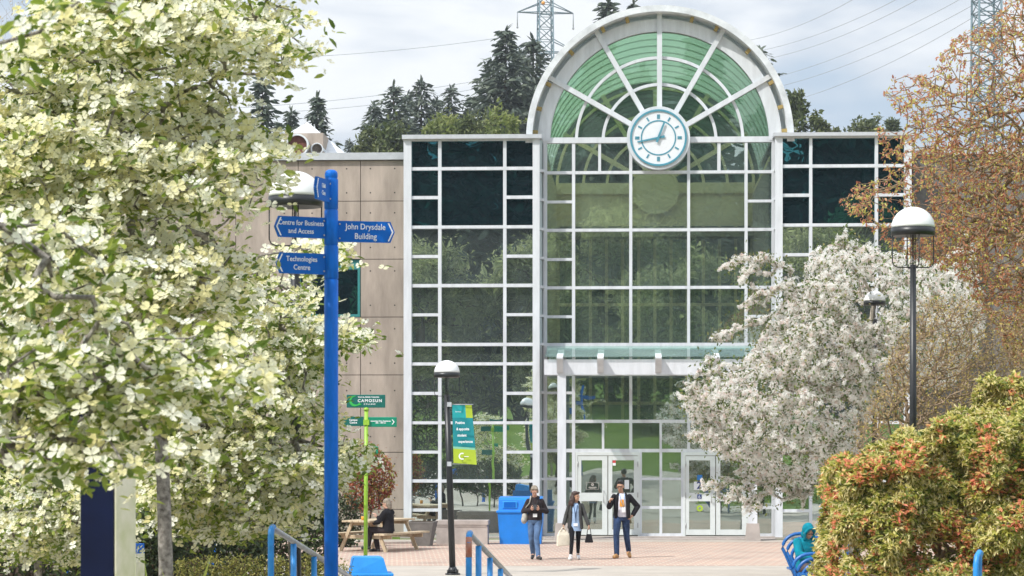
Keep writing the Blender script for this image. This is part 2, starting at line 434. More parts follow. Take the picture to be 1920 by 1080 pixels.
class Cloud:
    def __init__(s): s.V = []; s.Lp = []; s.T = []; s.Mi = []; s.n = 0
    def add(s, tmpl, pos, fr, scale, mo=None):
        if len(pos) == 0: return
        tv, tf, tm = tmpl
        if mo is not None: tm = [mo]*len(tf)
        V, l, t, m = cloud_arrays(tv, tf, tm, pos, fr, scale)
        s.V.append(V); s.Lp.append(l + s.n); s.T.append(t); s.Mi.append(m); s.n += len(V)
    def build(s, name, mats, parent=None, smooth=False):
        V = np.concatenate(s.V); l = np.concatenate(s.Lp); t = np.concatenate(s.T); m = np.concatenate(s.Mi)
        st = np.concatenate([[0], np.cumsum(t)[:-1]])
        me = np_mesh(name, V, l, st, t, mats, m, smooth)
        o = bpy.data.objects.new(name, me); COL.objects.link(o)
        if parent: o.parent = parent
        return o

# four-bract dogwood flower (radius 1), lies in xy, faces +z
def _dogwood():
    tv = [(0, 0, 0)]; tf = []; tm = []
    for k in range(4):
        a = k*math.pi/2 + (0.12 if k % 2 else -0.08); ca, sa = math.cos(a), math.sin(a)
        w = 1.0 if k % 2 else 0.92
        def R(x, y, z): return (x*ca - y*sa, x*sa + y*ca, z)
        o = len(tv)
        tv += [R(.5, 0, -.04), R(.92*w, 0, .10), R(.28, .20, .03), R(.68, .42, .10), R(1.0*w, .20, .12),
               R(.28, -.20, .03), R(.68, -.42, .10), R(1.0*w, -.20, .12)]
        tf += [(0, o, o+1, o+4, o+3, o+2), (0, o+5, o+6, o+7, o+1, o)]; tm += [0, 0]
    o = len(tv); r = 0.10
    tv += [(r, 0, .03), (0, r, .03), (-r, 0, .03), (0, -r, .03), (0, 0, .16)]
    tf += [(o, o+1, o+4), (o+1, o+2, o+4), (o+2, o+3, o+4), (o+3, o, o+4)]; tm += [1]*4
    return tv, tf, tm
T_DOG = _dogwood()
# pointed leaf, length 1 along +x, folded along midrib
T_LEAF = ([(0,0,0), (.45,0,-.05), (1,0,-.12), (.25,.20,.05), (.62,.20,.02), (.25,-.20,.05), (.62,-.20,.02)],
          [(0,1,2,4,3), (0,5,6,2,1)], [0, 0])
T_BLADE = ([(0,0,0), (.5,.13,.03), (1,0,-.06), (.5,-.13,.03)], [(0,1,2,3)], [0])
# small five-petal blossom cup
def _bloss():
    tv = [(0,0,-.25)]; tf = []
    for k in range(5):
        a = 2*math.pi*k/5; b = a+0.62
        tv += [(math.cos(a-.30)*.75, math.sin(a-.30)*.75, .12), (math.cos(a)*1.05, math.sin(a)*1.05, .05), (math.cos(a+.38)*.8, math.sin(a+.38)*.8, .15)]
        o = 1+3*k; tf.append((0, o, o+1, o+2))
    return tv, tf, [0]*5
T_BLOS = _bloss()
T_SPRAY = ([(0,0,0), (.3,.17,-.02), (.7,.13,-.06), (1,0,-.14), (.7,-.13,-.06), (.3,-.17,-.02), (.5,0,.03)],
           [(0,6,1), (1,6,2), (2,6,3), (3,6,4), (4,6,5), (5,6,0)], [0]*6)

def in_poly(px, py, poly):
    x = np.array([p[0] for p in poly], float); y = np.array([p[1] for p in poly], float)
    inside = np.zeros(len(px), bool); j = len(x)-1
    for i in range(len(x)):
        c = ((y[i] > py) != (y[j] > py)) & (px < (x[j]-x[i])*(py-y[i])/(y[j]-y[i]+1e-12) + x[i])
        inside ^= c; j = i
    return inside

def edge_dist(px, py, poly):
    d = np.full(len(px), 1e9)
    for i in range(len(poly)):
        a = np.array(poly[i], float); b = np.array(poly[(i+1) % len(poly)], float)
        ab = b-a; t = ((px-a[0])*ab[0] + (py-a[1])*ab[1])/max((ab**2).sum(), 1e-9)
        t = np.clip(t, 0, 1)
        d = np.minimum(d, np.hypot(px-(a[0]+t*ab[0]), py-(a[1]+t*ab[1])))
    return d

def nz(p, f, seed=0.0):
    return np.array([mnoise.noise(Vector((q[0]*f+seed, q[1]*f, q[2]*f))) for q in p])

def crown_points(polys, Y0, thick, n, rng, gap=-0.25, gfreq=1.6, soft=110, dmin=0.3, shell=0.0, zf=1.0):
    """cluster centres filling a 3-D crown whose outline follows the traced outline; rounder and thicker in the middle"""
    if not isinstance(polys[0][0], (tuple, list)): polys = [polys]
    out = []
    areas = []
    for poly in polys:
        xs = [p[0] for p in poly]; ys = [p[1] for p in poly]
        a = 0
        for i in range(len(poly)):
            j = (i+1) % len(poly); a += xs[i]*ys[j]-xs[j]*ys[i]
        areas.append(abs(a)/2)
    tot = sum(areas)
    for poly, ar in zip(polys, areas):
        want = max(1, int(n*ar/tot)); got = 0; tries = 0
        xs = [p[0] for p in poly]; ys = [p[1] for p in poly]
        while got < want and tries < 60:
            tries += 1
            px = rng.uniform(min(xs), max(xs), want*3); py = rng.uniform(min(ys), max(ys), want*3)
            ok = in_poly(px, py, poly); px, py = px[ok], py[ok]
            if len(px) == 0: continue
            d = np.clip(edge_dist(px, py, poly)/soft, 0, 1)
            h = thick*(dmin+(1-dmin)*np.sqrt(1-(1-d)**2))
            u = rng.uniform(-1, 1, len(px))
            if shell > 0:
                s = rng.uniform(size=len(px)) < shell
                u = np.where(s, -1+rng.exponential(0.14, len(px)), u)
            Y = Y0 + h*np.clip(u, -1, 1)
            Pn = np.stack([(px-960)/F*Y, Y, EYE+(HY-py)/F*Y], 1)
            if gap > -1:
                g = nz(Pn*np.array([1, 1, zf]), gfreq, 7.3); Pn = Pn[g > gap]
            Pn = Pn[:want-got]; got += len(Pn); out.append(Pn)
    return np.concatenate(out)

def skeleton(trunk, tips, rng, w=0.35, step=0.35, jit=0.06, rmin=0.0035, rk=0.0042, expo=0.5, sag=0.0):
    """grow limbs from a trunk polyline [(point, radius)] to every tip. Returns arrays for tubes and the tip directions"""
    pos = []; par = []; plen = []; rad0 = []
    for i, (p, r) in enumerate(trunk):
        p = np.array(p, float)
        if i > 0:
            a = np.array(trunk[i-1][0], float); L_ = np.linalg.norm(p-a); m = max(1, int(L_/0.25))
            for k in range(1, m+1):
                t = k/m
                pos.append(a+(p-a)*t); par.append(len(pos)-2); plen.append(0.0); rad0.append(trunk[i-1][1]*(1-t)+r*t)
        else:
            pos.append(p); par.append(-1); plen.append(0.0); rad0.append(r)
    nt = len(pos)
    base = np.array(pos)
    start = max(1, int(nt*0.35))
    d0 = np.array([np.min(np.linalg.norm(base[start:]-t, axis=1)) for t in tips])
    order = np.argsort(d0)
    tipnode = np.zeros(len(tips), int)
    cap = nt + len(tips)*30
    A = np.zeros((cap, 3)); A[:nt] = base; PL = np.zeros(cap); PL[:nt] = 0; PAR = [*par]
    n = nt
    for ti in order:
        t = tips[ti]
        d = np.linalg.norm(A[start:n]-t, axis=1)
        j = start+int(np.argmin(d + w*PL[start:n]))
        p0 = A[j].copy(); dist = np.linalg.norm(t-p0)
        m = max(1, min(12, int(dist/step)))
        prev = j
        for k in range(1, m+1):
            f = k/m
            q = p0+(t-p0)*f
            if k < m: q = q + rng.normal(size=3)*jit + np.array([0, 0, 1.0])*(sag*dist*f*(1-f))
            A[n] = q; PAR.append(prev); PL[n] = PL[prev]+dist/m; prev = n; n += 1
        tipnode[ti] = prev
    cnt = np.zeros(n)
    cnt[tipnode] += 1
    for i in range(n-1, 0, -1):
        if PAR[i] >= 0: cnt[PAR[i]] += cnt[i]
    r = np.maximum(rmin, rk*np.power(np.maximum(cnt, 1), expo))
    # limbs never thicker than where they leave
    for i in range(nt): r[i] = rad0[i]
    for i in range(nt, n): r[i] = min(r[i], r[PAR[i]]*0.92)
    E = np.array([(PAR[i], i) for i in range(1, n)])
    dirs = np.array([A[tipnode[i]]-A[PAR[tipnode[i]]] for i in range(len(tips))])
    return A[:n], r, E, dirs, nt

def tubes(name, A, r, E, mat, parent, seg=5):
    a = A[E[:, 0]]; b = A[E[:, 1]]; d = b-a; ln = np.maximum(np.linalg.norm(d, axis=1, keepdims=True), 1e-6); d = d/ln
    b = b + d*np.minimum(0.15*ln, r[E[:, 1]][:, None])
    up = np.where(np.abs(d[:, 2:3]) < 0.9, np.array([[0, 0, 1.0]]), np.array([[1.0, 0, 0]]))
    x = np.cross(d, up); x /= np.linalg.norm(x, axis=1, keepdims=True); y = np.cross(d, x)
    ang = np.arange(seg)*2*math.pi/seg
    ring = x[:, None, :]*np.cos(ang)[None, :, None] + y[:, None, :]*np.sin(ang)[None, :, None]
    V = np.concatenate([a[:, None]+ring*r[E[:, 0]][:, None, None], b[:, None]+ring*r[E[:, 1]][:, None, None]], 1)
    n = len(E); k = np.arange(seg); q = np.stack([k, (k+1) % seg, seg+(k+1) % seg, seg+k], 1).ravel()
    loops = ((np.arange(n)*2*seg)[:, None]+q[None]).ravel()
    tot = np.full(n*seg, 4); st = np.arange(n*seg)*4
    me = np_mesh(name, V.reshape(-1, 3), loops, st, tot, [mat], None, True)
    o = bpy.data.objects.new(name, me); COL.objects.link(o); o.parent = parent
    return o

def local(pts, root):
    return pts - np.array(root.location)[None]
# ------------------------------------------------------------------ camera, sky, sun
cam = bpy.data.cameras.new('camera'); cam.sensor_width = 36.0; cam.lens = F/1920*36
cam.shift_y = (HY-540)/1920; cam.clip_start = 0.5; cam.clip_end = 6000
co = bpy.data.objects.new('camera', cam); COL.objects.link(co)
co.location = (0, 0, EYE); co.rotation_euler = (math.pi/2, 0, 0); sc.camera = co
cam.dof.use_dof = True; cam.dof.focus_distance = 60.0; cam.dof.aperture_fstop = 9.0

SUN_EL, SUN_BACK = rad(48), rad(38)
S = Vector((-math.cos(SUN_BACK)*math.cos(SUN_EL), -math.sin(SUN_BACK)*math.cos(SUN_EL), math.sin(SUN_EL)))
sl = bpy.data.lights.new('sun', 'SUN'); sl.energy = 3.7; sl.angle = rad(0.6); sl.color = (1.0, 0.965, 0.91)
so = bpy.data.objects.new('sun', sl); COL.objects.link(so)
so.rotation_euler = (-S).to_track_quat('-Z', 'Y').to_euler(); so.location = (-40, -20, 60)

w = bpy.data.worlds.new('World'); sc.world = w; w.use_nodes = True
nt = w.node_tree
for n in list(nt.nodes): nt.nodes.remove(n)
out = nt.nodes.new('ShaderNodeOutputWorld'); bg = nt.nodes.new('ShaderNodeBackground')
sky = nt.nodes.new('ShaderNodeTexSky'); sky.sky_type = 'NISHITA'; sky.sun_disc = False
sky.sun_elevation = SUN_EL; sky.sun_rotation = math.atan2(S.x, S.y); sky.air_density = 1.0; sky.dust_density = 1.5
tc = nt.nodes.new('ShaderNodeTexCoord')
mp = nt.nodes.new('ShaderNodeMapping'); mp.inputs['Scale'].default_value = (3.0, 3.0, 13.0); mp.inputs['Location'].default_value = (0.35, 0.2, 0.9)
L(nt, tc.outputs['Generated'], mp.inputs['Vector'])
nn = nt.nodes.new('ShaderNodeTexNoise'); nn.inputs['Scale'].default_value = 1.6; nn.inputs['Detail'].default_value = 5; nn.inputs['Roughness'].default_value = 0.5
nn.inputs['Distortion'].default_value = 0.4
L(nt, mp.outputs['Vector'], nn.inputs['Vector'])
cl = ramp(nt, nn.outputs['Fac'], [(0.40, (5.2, 6.3, 7.6)), (0.49, (6.9, 7.5, 8.3)), (0.57, (9.1, 9.4, 9.7))])
mask = ramp(nt, nn.outputs['Fac'], [(0.25, (0.80,)*3), (0.55, (0.97,)*3)])
skyc = mixcol(nt, sky.outputs['Color'], cl, mask)
# cloud cover overhead, out of view, brightened to lift the shadows
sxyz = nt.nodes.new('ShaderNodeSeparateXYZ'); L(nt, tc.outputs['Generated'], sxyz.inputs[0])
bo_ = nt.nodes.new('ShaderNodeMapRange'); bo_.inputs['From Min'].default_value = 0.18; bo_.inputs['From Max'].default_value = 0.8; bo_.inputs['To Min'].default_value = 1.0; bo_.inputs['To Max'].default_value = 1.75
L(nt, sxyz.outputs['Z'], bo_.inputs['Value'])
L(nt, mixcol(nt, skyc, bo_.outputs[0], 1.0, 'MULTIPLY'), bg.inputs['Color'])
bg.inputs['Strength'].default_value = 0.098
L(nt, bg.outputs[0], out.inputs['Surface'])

sc.view_settings.view_transform = 'Standard'; sc.view_settings.look = 'None'
sc.view_settings.exposure = 0.18; sc.view_settings.gamma = 1.0
sc.view_settings.use_curve_mapping = False
try:
    sc.cycles.use_denoising = True
    sc.cycles.max_bounces = 8; sc.cycles.transparent_max_bounces = 16
    sc.cycles.transmission_bounces = 6; sc.cycles.glossy_bounces = 4; sc.cycles.diffuse_bounces = 6
    sc.cycles.sample_clamp_indirect = 8.0; sc.cycles.caustics_reflective = False
except Exception: pass

# ------------------------------------------------------------------ ground
def smooth(a, b, x):
    t = min(1, max(0, (x-a)/(b-a))); return t*t*(3-2*t)
def ground_z(x, y):
    if y < 26.7 and y > -6: z = 1.05*min(1, max(0, (26.7-y)/6.7))
    elif y <= -6: z = 1.05 + 4.2*smooth(-6, -75, y) + 6*smooth(-90, -300, y)
    else: z = 0.0
    # raised planting bed on the right of the steps
    if 20 < y < 42: z = max(z, 1.1*smooth(4.0, 5.4, x)*(1-smooth(30.5, 34.5, y)))
    # hill behind the building
    hx = 0.82 + 0.18*smooth(-25, 60, x)
    z += 31*hx*smooth(98, 265, y) + 1.2*mnoise.noise(Vector((x*.02, y*.02, 0)))*smooth(110, 170, y)
    return z
def axis(lo, hi, extra, brk):
    a = set(brk)
    for s0, s1, st in extra:
        v = s0
        while v <= s1: a.add(round(v, 3)); v += st
    a |= {lo, hi}
    return sorted(a)
gx = axis(-3000, 3000, [(-60, 60, 4), (-300, 300, 30), (3, 6, 0.4), (-1500, 1500, 300)], [])
gy = axis(-1500, 4000, [(-90, 90, 3.0), (90, 300, 6), (300, 900, 100), (-300, -90, 20), (28, 36, 0.5)], [20, 26.7, -6, 98])
gv = [(x, y, ground_z(x, y)) for y in gy for x in gx]
nxg = len(gx)
gf = [(j*nxg+i, j*nxg+i+1, (j+1)*nxg+i+1, (j+1)*nxg+i) for j in range(len(gy)-1) for i in range(nxg-1)]
m, nt, out = mat_base('grass_ground')
b = nt.nodes.new('ShaderNodeBsdfPrincipled'); b.inputs['Roughness'].default_value = 0.95; b.inputs['Specular IOR Level'].default_value = 0.1
f1 = noise_fac(nt, 0.35, 6, 0.65); f2 = noise_fac(nt, 6, 6, 0.7); f3 = noise_fac(nt, 0.02, 3)
g = mixcol(nt, ramp(nt, f1, [(0.3, (0.09, 0.15, 0.02)), (0.7, (0.14, 0.21, 0.035))]), ramp(nt, f2, [(0.3, (0.6,)*3), (0.7, (1.15,)*3)]), 1.0, 'MULTIPLY')
sx = nt.nodes.new('ShaderNodeSeparateXYZ'); tc = nt.nodes.new('ShaderNodeTexCoord'); L(nt, tc.outputs['Object'], sx.inputs[0])
mr = nt.nodes.new('ShaderNodeMapRange'); mr.inputs['From Min'].default_value = 15; mr.inputs['From Max'].default_value = 24; L(nt, sx.outputs['Z'], mr.inputs['Value'])
g = mixcol(nt, g, ramp(nt, f1, [(0.3, (0.13, 0.12, 0.04)), (0.7, (0.30, 0.21, 0.10))]), mr.outputs[0])
L(nt, g, b.inputs['Base Color']); L(nt, b.outputs[0], out.inputs['Surface']); M['grass'] = m
mb = MB(); mb.add(gv, gf, 0, True)
tag(mb.build('ground', M['grass'], fix=False), kind='structure')

# plaza: brick pavers with concrete bands
m, nt, out = mat_base('brick_pavers')
b = nt.nodes.new('ShaderNodeBsdfPrincipled'); b.inputs['Roughness'].default_value = 0.9; b.inputs['Specular IOR Level'].default_value = 0.2
tc = nt.nodes.new('ShaderNodeTexCoord'); mp = nt.nodes.new('ShaderNodeMapping'); mp.inputs['Rotation'].default_value = (0, 0, rad(-2.8))
L(nt, tc.outputs['Object'], mp.inputs['Vector'])
bt = nt.nodes.new('ShaderNodeTexBrick'); bt.inputs['Scale'].default_value = 1.0; bt.inputs['Brick Width'].default_value = 0.22; bt.inputs['Row Height'].default_value = 0.42
bt.inputs['Mortar Size'].default_value = 0.018; bt.inputs['Bias'].default_value = 0.0
bt.inputs['Color1'].default_value = (0.47, 0.325, 0.265, 1); bt.inputs['Color2'].default_value = (0.43, 0.315, 0.265, 1); bt.inputs['Mortar'].default_value = (0.50, 0.45, 0.36, 1)
L(nt, mp.outputs['Vector'], bt.inputs['Vector'])
f1 = noise_fac(nt, 0.5, 5, 0.6)
L(nt, mixcol(nt, bt.outputs['Color'], ramp(nt, f1, [(0.28, (0.66, 0.67, 0.68)), (0.45, (0.95, 0.95, 0.95)), (0.7, (1.1, 1.08, 1.05))]), 1.0, 'MULTIPLY'), b.inputs['Base Color'])
L(nt, b.outputs[0], out.inputs['Surface']); M['paver'] = m
M['slab'] = solid('concrete_slab', (0.43, 0.385, 0.335), 0.9, var=0.12, scale=1.2, bump=0.1, spec=0.2)
mb = MB(); mb.box(-16, 30, 41.6, 66.4, -0.3, 0.006); tag(mb.build('plaza_paving', M['slab']), kind='structure')
mb = MB(); mb.box(-12, 22, 52.4, 64.8, -0.2, 0.010); tag(mb.build('brick_paving', M['paver']), kind='structure')
# walk and ramp from the viewer's terrace down to the plaza
mb = MB()
prof = [(2, 1.05), (14, 1.05), (20, 1.05), (26.7, 0.0), (43.5, 0.0)]
vs = []
for y, z in prof:
    c = (y-20)*0.05 if y > 20 else 0
    wl = 2.5 if y < 10 else 9.0
    vs += [(-wl+c, y, z+0.02), (wl+c, y, z+0.02)]
mb.add(vs, [(2*i, 2*i+1, 2*i+3, 2*i+2) for i in range(4)])
tag(mb.build('path', M['slab'], fix=False), kind='structure')
# planting bed on the left, by the wing
mb = MB(); mb.prism([(-30, 44.5, 0.0), (-5.2, 44.5, 0.0), (-5.9, 57, 0.0), (-6.5, 66, 0.0), (-30, 66, 0.0)], (0, 0, 0.12))
tag(mb.build('planting_bed', M['soil']), kind='structure')

# ------------------------------------------------------------------ the building
TH = rad(-2.8)
B0 = Vector(((1236-960)/F*67.6, 67.6, 0))
E1 = Vector((math.cos(TH), math.sin(TH), 0)); E2 = Vector((-math.sin(TH), math.cos(TH), 0))
def fac(px, py, d=0.0):
    r = Vector(((px-960)/F, 1, 0))
    t = (d + E2.dot(B0))/E2.dot(r)
    p = r*t
    return E1.dot(p-B0), EYE + (HY-py)/F*t
def fu(px, d=0.0): return fac(px, 0, d)[0]
def fz(py, px, d=0.0): return fac(px, py, d)[1]
PXM = 67.6/F
bld = thing('college_building', 'glass fronted building with arched green fan window, clock over the doors and concrete wing', 'building', B0, TH)

def panes_frame(name_frame, d, ref, vx, hy, panes, bars, glassf, outer, fw=0.085, label=None):
    """vx/hy kept for clarity; bars = list of (x0,x1,y0,y1) px boxes; panes = list of (x0,x1,y0,y1,mat)"""
    mb = MB()
    for i, (x0, x1, y0, y1, proud) in enumerate(bars):
        mb.box(fu(x0, d), fu(x1, d), d-proud, d+0.10, fz(y1, ref, d), fz(y0, ref, d))
    fr = mb.build(name_frame, M['white'], bld)
    if label: fr['label'] = label
    rng = random.Random(hash(name_frame) % 1000 if False else len(bars))
    for (x0, x1, y0, y1, gm) in panes:
        u0, u1 = fu(x0, d)-0.02, fu(x1, d)+0.02; z0, z1 = fz(y1, ref, d)-0.02, fz(y0, ref, d)+0.02
        tx, tz = rng.uniform(-.004, .004), rng.uniform(-.004, .004)
        p = MB()
        w_, h_ = (u1-u0)/2, (z1-z0)/2
        # a sheet with real thickness, set a hair out of true as glazing is
        def q(sx, sz, yy): return (sx*w_, yy+sx*w_*tx+sz*h_*tz, sz*h_)
        vs = [q(-1,-1,0), q(1,-1,0), q(1,1,0), q(-1,1,0), q(-1,-1,.012), q(1,-1,.012), q(1,1,.012), q(-1,1,.012)]
        p.add(vs, [(3,2,1,0),(4,5,6,7),(0,1,5,4),(1,2,6,5),(2,3,7,6),(3,0,4,7)])
        # offset mesh so each pane is its own sheet; object coords differ per pane -> different waviness
        o = p.build('window_pane', M[gm], fr, loc=((u0+u1)/2, d+0.045, (z0+z1)/2))
    return fr

# --- left glass tower
D1 = -0.55
rows = [(264, 313.5), (319.5, 367.5), (373.5, 423), (428.7, 478), (483.7, 532.5), (538.7, 587.5), (593, 643), (649, 679.5), (685.2, 734.7), (740.5, 790), (795.5, 845), (850.5, 899), (904.8, 953.7), (959.2, 1008)]
def tower(x_l, m1, m2, x_r, x_out_l, x_out_r, ref, dy, name, label):
    bars = []; panes = []
    bars.append((x_out_l, x_l, 256+dy, 1012, 0.12)); bars.append((x_r, x_out_r, 256+dy, 1012, 0.12))
    for a, b_ in (m1, m2): bars.append((a, b_, 262+dy, 1010, 0.075))
    side_only = {1, 3, 5, 8, 10, 12}      # transom below this row is only in the side columns
    for i in range(len(rows)):
        y0 = rows[i][1]; y1 = rows[i+1][0] if i+1 < len(rows) else 1013
        k = dy*(830-y0)/570
        if i in side_only:
            bars.append((x_l-1, m1[0]+1, y0+k, y1+k, 0.072)); bars.append((m2[1]-1, x_r+1, y0+k, y1+k, 0.072))
        else:
            bars.append((x_l-1, x_r+1, y0+k, y1+k, 0.078))
    bars.append((x_l-1, x_r+1, 258+dy, 264.5+dy, 0.078))
    for i, (y0, y1) in enumerate(rows):
        gm = 'glass_dark' if i < 3 else 'glass'
        k = dy*(830-y0)/570
        panes.append((x_l, m1[0], y0+k, y1+k, gm)); panes.append((m2[1], x_r, y0+k, y1+k, gm))
        if i in side_only: panes.append((m1[1], m2[0], y0+k, rows[i+1][1]+k, gm))
        elif i-1 not in side_only: panes.append((m1[1], m2[0], y0+k, y1+k, gm))
    return panes_frame(name, D1, ref, None, None, panes, bars, None, None, label=label)
tower(772, (821.7, 828), (943.5, 949.7), 999, 757.5, 1012, 885, 0, 'curtain_wall', 'white curtain wall grid left of the entrance')
tower(1467, (1517, 1522.8), (1640, 1646), 1695, 1453, 1708.5, 1580, -5.5, 'curtain_wall', 'white curtain wall grid right of the entrance, behind the trees')
# caps, roofs, dark rooms of the towers
mb = MB()
mb.box(fu(755, D1), fu(1016, D1), D1-0.22, 7.0, fz(261.5, 885, D1), fz(253.8, 885, D1)); mb.build('parapet_cap', M['grey_cap'], bld); mb = MB()
mb.box(fu(1450, D1), fu(1711.5, D1), D1-0.22, 7.0, fz(256.2, 1580, D1), fz(249.5, 1580, D1)); mb.build('parapet_cap', M['grey_cap'], bld)
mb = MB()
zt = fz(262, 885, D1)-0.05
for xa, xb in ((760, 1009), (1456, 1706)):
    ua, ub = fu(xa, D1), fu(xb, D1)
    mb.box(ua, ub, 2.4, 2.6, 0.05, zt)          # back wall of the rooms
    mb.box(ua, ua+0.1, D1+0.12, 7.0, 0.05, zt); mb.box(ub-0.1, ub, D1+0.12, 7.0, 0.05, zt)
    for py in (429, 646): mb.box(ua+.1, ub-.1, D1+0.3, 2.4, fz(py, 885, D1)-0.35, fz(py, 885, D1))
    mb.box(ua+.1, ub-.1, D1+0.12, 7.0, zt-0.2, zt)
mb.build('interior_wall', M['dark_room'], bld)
# glazed returns between the towers and the entrance bay
mb = MB(); mg = MB()
for xo, xi in ((1012, 1019), (1453.5, 1452.5)):
    u0, u1 = fu(xo, D1), fu(xi, 0)
    zt_, zb_ = fz(258, 1236), fz(1010, 1236)
    for (u, dd) in ((u0, D1+0.13),):
        pass
    mg.add([(u0, D1+.1, zb_), (u1, 0.0, zb_), (u1, 0.0, zt_), (u0, D1+.1, zt_)], [(0, 1, 2, 3)])
    for py in (322, 376, 431, 485, 539, 593, 646, 736, 792, 845, 898, 952):
        z = fz(py, 1236); mb.box(min(u0, u1)-.02, max(u0, u1)+.03, D1+0.09, -0.06, z-0.035, z+0.035)
mg.build('return_glass', M['glass'], bld); mb.build('return_transom', M['white'], bld)

# --- entrance bay
bars = []; panes = []
R_ = 1236
bars += [(1018.7, 1026, 262, 1010, 0.085), (1446.5, 1453.5, 262, 1010, 0.085)]
bars += [(1072.5, 1078.5, 268, 1007, 0.072), (1179.7, 1185.5, 320, 848, 0.072), (1288.4, 1293.8, 320, 848, 0.072), (1396, 1401.6, 268, 850, 0.072)]
bars += [(1018, 1454, 257.5, 268, 0.09), (1024, 1449, 320.5, 326, 0.065), (1024, 1449, 428.5, 434, 0.065), (1024, 1449, 536.5, 542, 0.065), (1024, 1449, 643, 650, 0.075),
         (1024, 1449, 787, 793, 0.065), (1024, 1449, 841.5, 848, 0.068), (1024, 1449, 699, 705, 0.065)]
for y in (375.5, 483.5, 591, 734, 895.5, 949): bars.append((1025, 1073, y, y+5, 0.06)); bars.append((1401, 1448, y, y+5, 0.06))
bars += [(1121.7, 1127, 267, 321, 0.06), (1345, 1351, 267, 321, 0.06), (1179.7, 1185.5, 267, 321, 0.06), (1288.4, 1293.8, 267, 321, 0.06)]
bars += [(1128.5, 1133, 792, 842, 0.06), (1236.5, 1241, 792, 842, 0.06), (1342, 1347, 792, 842, 0.06)]
bars += [(1200, 1203.5, 848, 1007, 0.06), (1236.5, 1241.5, 848, 1007, 0.055), (1277, 1281, 848, 1007, 0.06), (1203, 1278, 895.5, 900, 0.05), (1203, 1278, 949, 954, 0.05), (1203, 1278, 1000, 1007, 0.05)]
bars += [(1025, 1073, 1000, 1008, 0.06), (1406, 1448, 1000, 1008, 0.06), (1403.5, 1408.5, 848, 1008, 0.06)]
G = 'glass_atrium'
for (y0, y1) in ((326, 375.5), (380.5, 428.5), (434, 483.5), (488.5, 536.5), (542, 591), (596, 643), (705, 734), (739, 787), (793, 841.5), (848, 895.5), (900.5, 949), (954, 1000)):
    panes.append((1026, 1072.5, y0, y1, G)); panes.append((1401.6 if y0 < 845 else 1408.5, 1446.5, y0, y1, G))
for (y0, y1) in ((326, 428.5), (434, 536.5), (542, 643), (705, 787)):
    for x0, x1 in ((1078.5, 1179.7), (1185.5, 1288.4), (1293.8, 1396)): panes.append((x0, x1, y0, y1, G))
for x0, x1 in ((1026, 1072.5), (1078.5, 1121.7), (1127, 1179.7), (1185.5, 1288.4), (1293.8, 1345), (1351, 1396), (1401.6, 1446.5)): panes.append((x0, x1, 268, 320.5, G))
for x0, x1 in ((1078.5, 1128.5), (1133, 1179.7), (1185.5, 1236.5), (1241, 1288.4), (1293.8, 1342), (1347, 1396)): panes.append((x0, x1, 793, 841.5, G))
for x0, x1 in ((1203.5, 1236.5), (1241.5, 1277)):
    for y0, y1 in ((848, 895.5), (900, 949), (954, 1000)): panes.append((x0, x1, y0, y1, G))
panes.append((1026, 1446.5, 650, 699, G))
panes_frame('entrance_glazing', 0.0, R_, None, None, panes, bars, None, None, label='tall green tinted entrance glazing under the arch')

# --- fan window
CZ = fz(264.5, R_); CU = fu(1236.5)
RG = 208*PXM
fan = thing('fan_window', None, None, (0, 0, 0)); fan.parent = bld
mb = MB()
mb.arc(CU, CZ, 204.5*PXM, 228*PXM, 0, math.pi, -0.10, 0.16, 64)
mb.arc(CU, CZ, 103*PXM, 108.5*PXM, 0, math.pi, -0.05, 0.10, 48)
mb.arc(CU, CZ, 153*PXM, 158.5*PXM, 0, math.pi, -0.05, 0.10, 48)
mb.arc(CU, CZ, 228.5*PXM, 237.4*PXM, 0, math.pi, 0.34, 0.40, 64)
mb.build('arch_frame', M['white'], fan)
for k in range(1, 6):
    a = math.pi*k/6; c, s_ = math.cos(a), math.sin(a); w_ = 4.6*PXM
    mb = MB(); r0, r1 = 56*PXM, 240*PXM
    pts = [(CU+r0*c-w_*s_, -0.17, CZ+r0*s_+w_*c), (CU+r0*c+w_*s_, -0.17, CZ+r0*s_-w_*c), (CU+r1*c+w_*s_, -0.17, CZ+r1*s_-w_*c), (CU+r1*c-w_*s_, -0.17, CZ+r1*s_+w_*c)]
    mb.prism(pts, (0, 0.28, 0)); mb.build('spoke', M['white'], fan)
for k in range(6):
    for (ra, rb) in ((50, 104), (108, 153.5), (158, 205)):
        mb = MB(); mb.arc(CU, CZ, ra*PXM, rb*PXM, math.pi*k/6+0.012, math.pi*(k+1)/6-0.012, 0.03, 0.042, 10)
        mb.build('window_pane', M['glass_fan'], fan)
# outer hoop (eave of the vault) with its blocks
hoop = MB(); hoop.arc(CU, CZ, 237.5*PXM, 249*PXM, -0.02, math.pi+0.02, -0.50, 0.55, 72)
hp = hoop.build('arch_hoop', M['white_aged'], bld)
mb = MB()
for a in (4, 15, 27, 45, 63, 75, 105, 117, 135, 153, 165, 176):
    a = rad(a); c, s_ = math.cos(a), math.sin(a); w_ = 3.2*PXM; r0, r1 = 228.3*PXM, 238*PXM
    mb.prism([(CU+r0*c-w_*s_, -0.28, CZ+r0*s_+w_*c), (CU+r0*c+w_*s_, -0.28, CZ+r0*s_-w_*c), (CU+r1*c+w_*s_, -0.28, CZ+r1*s_-w_*c), (CU+r1*c-w_*s_, -0.28, CZ+r1*s_+w_*c)], (0, 0.2, 0))
mb.build('hoop_block', M['tan_block'], hp)
mb = MB()
for sgn in (-1, 1): mb.box(CU+sgn*236*PXM, CU+sgn*250*PXM, -0.53, 0.58, fz(259, R_), CZ-0.09)
mb.build('hoop_foot', M['white'], hp)

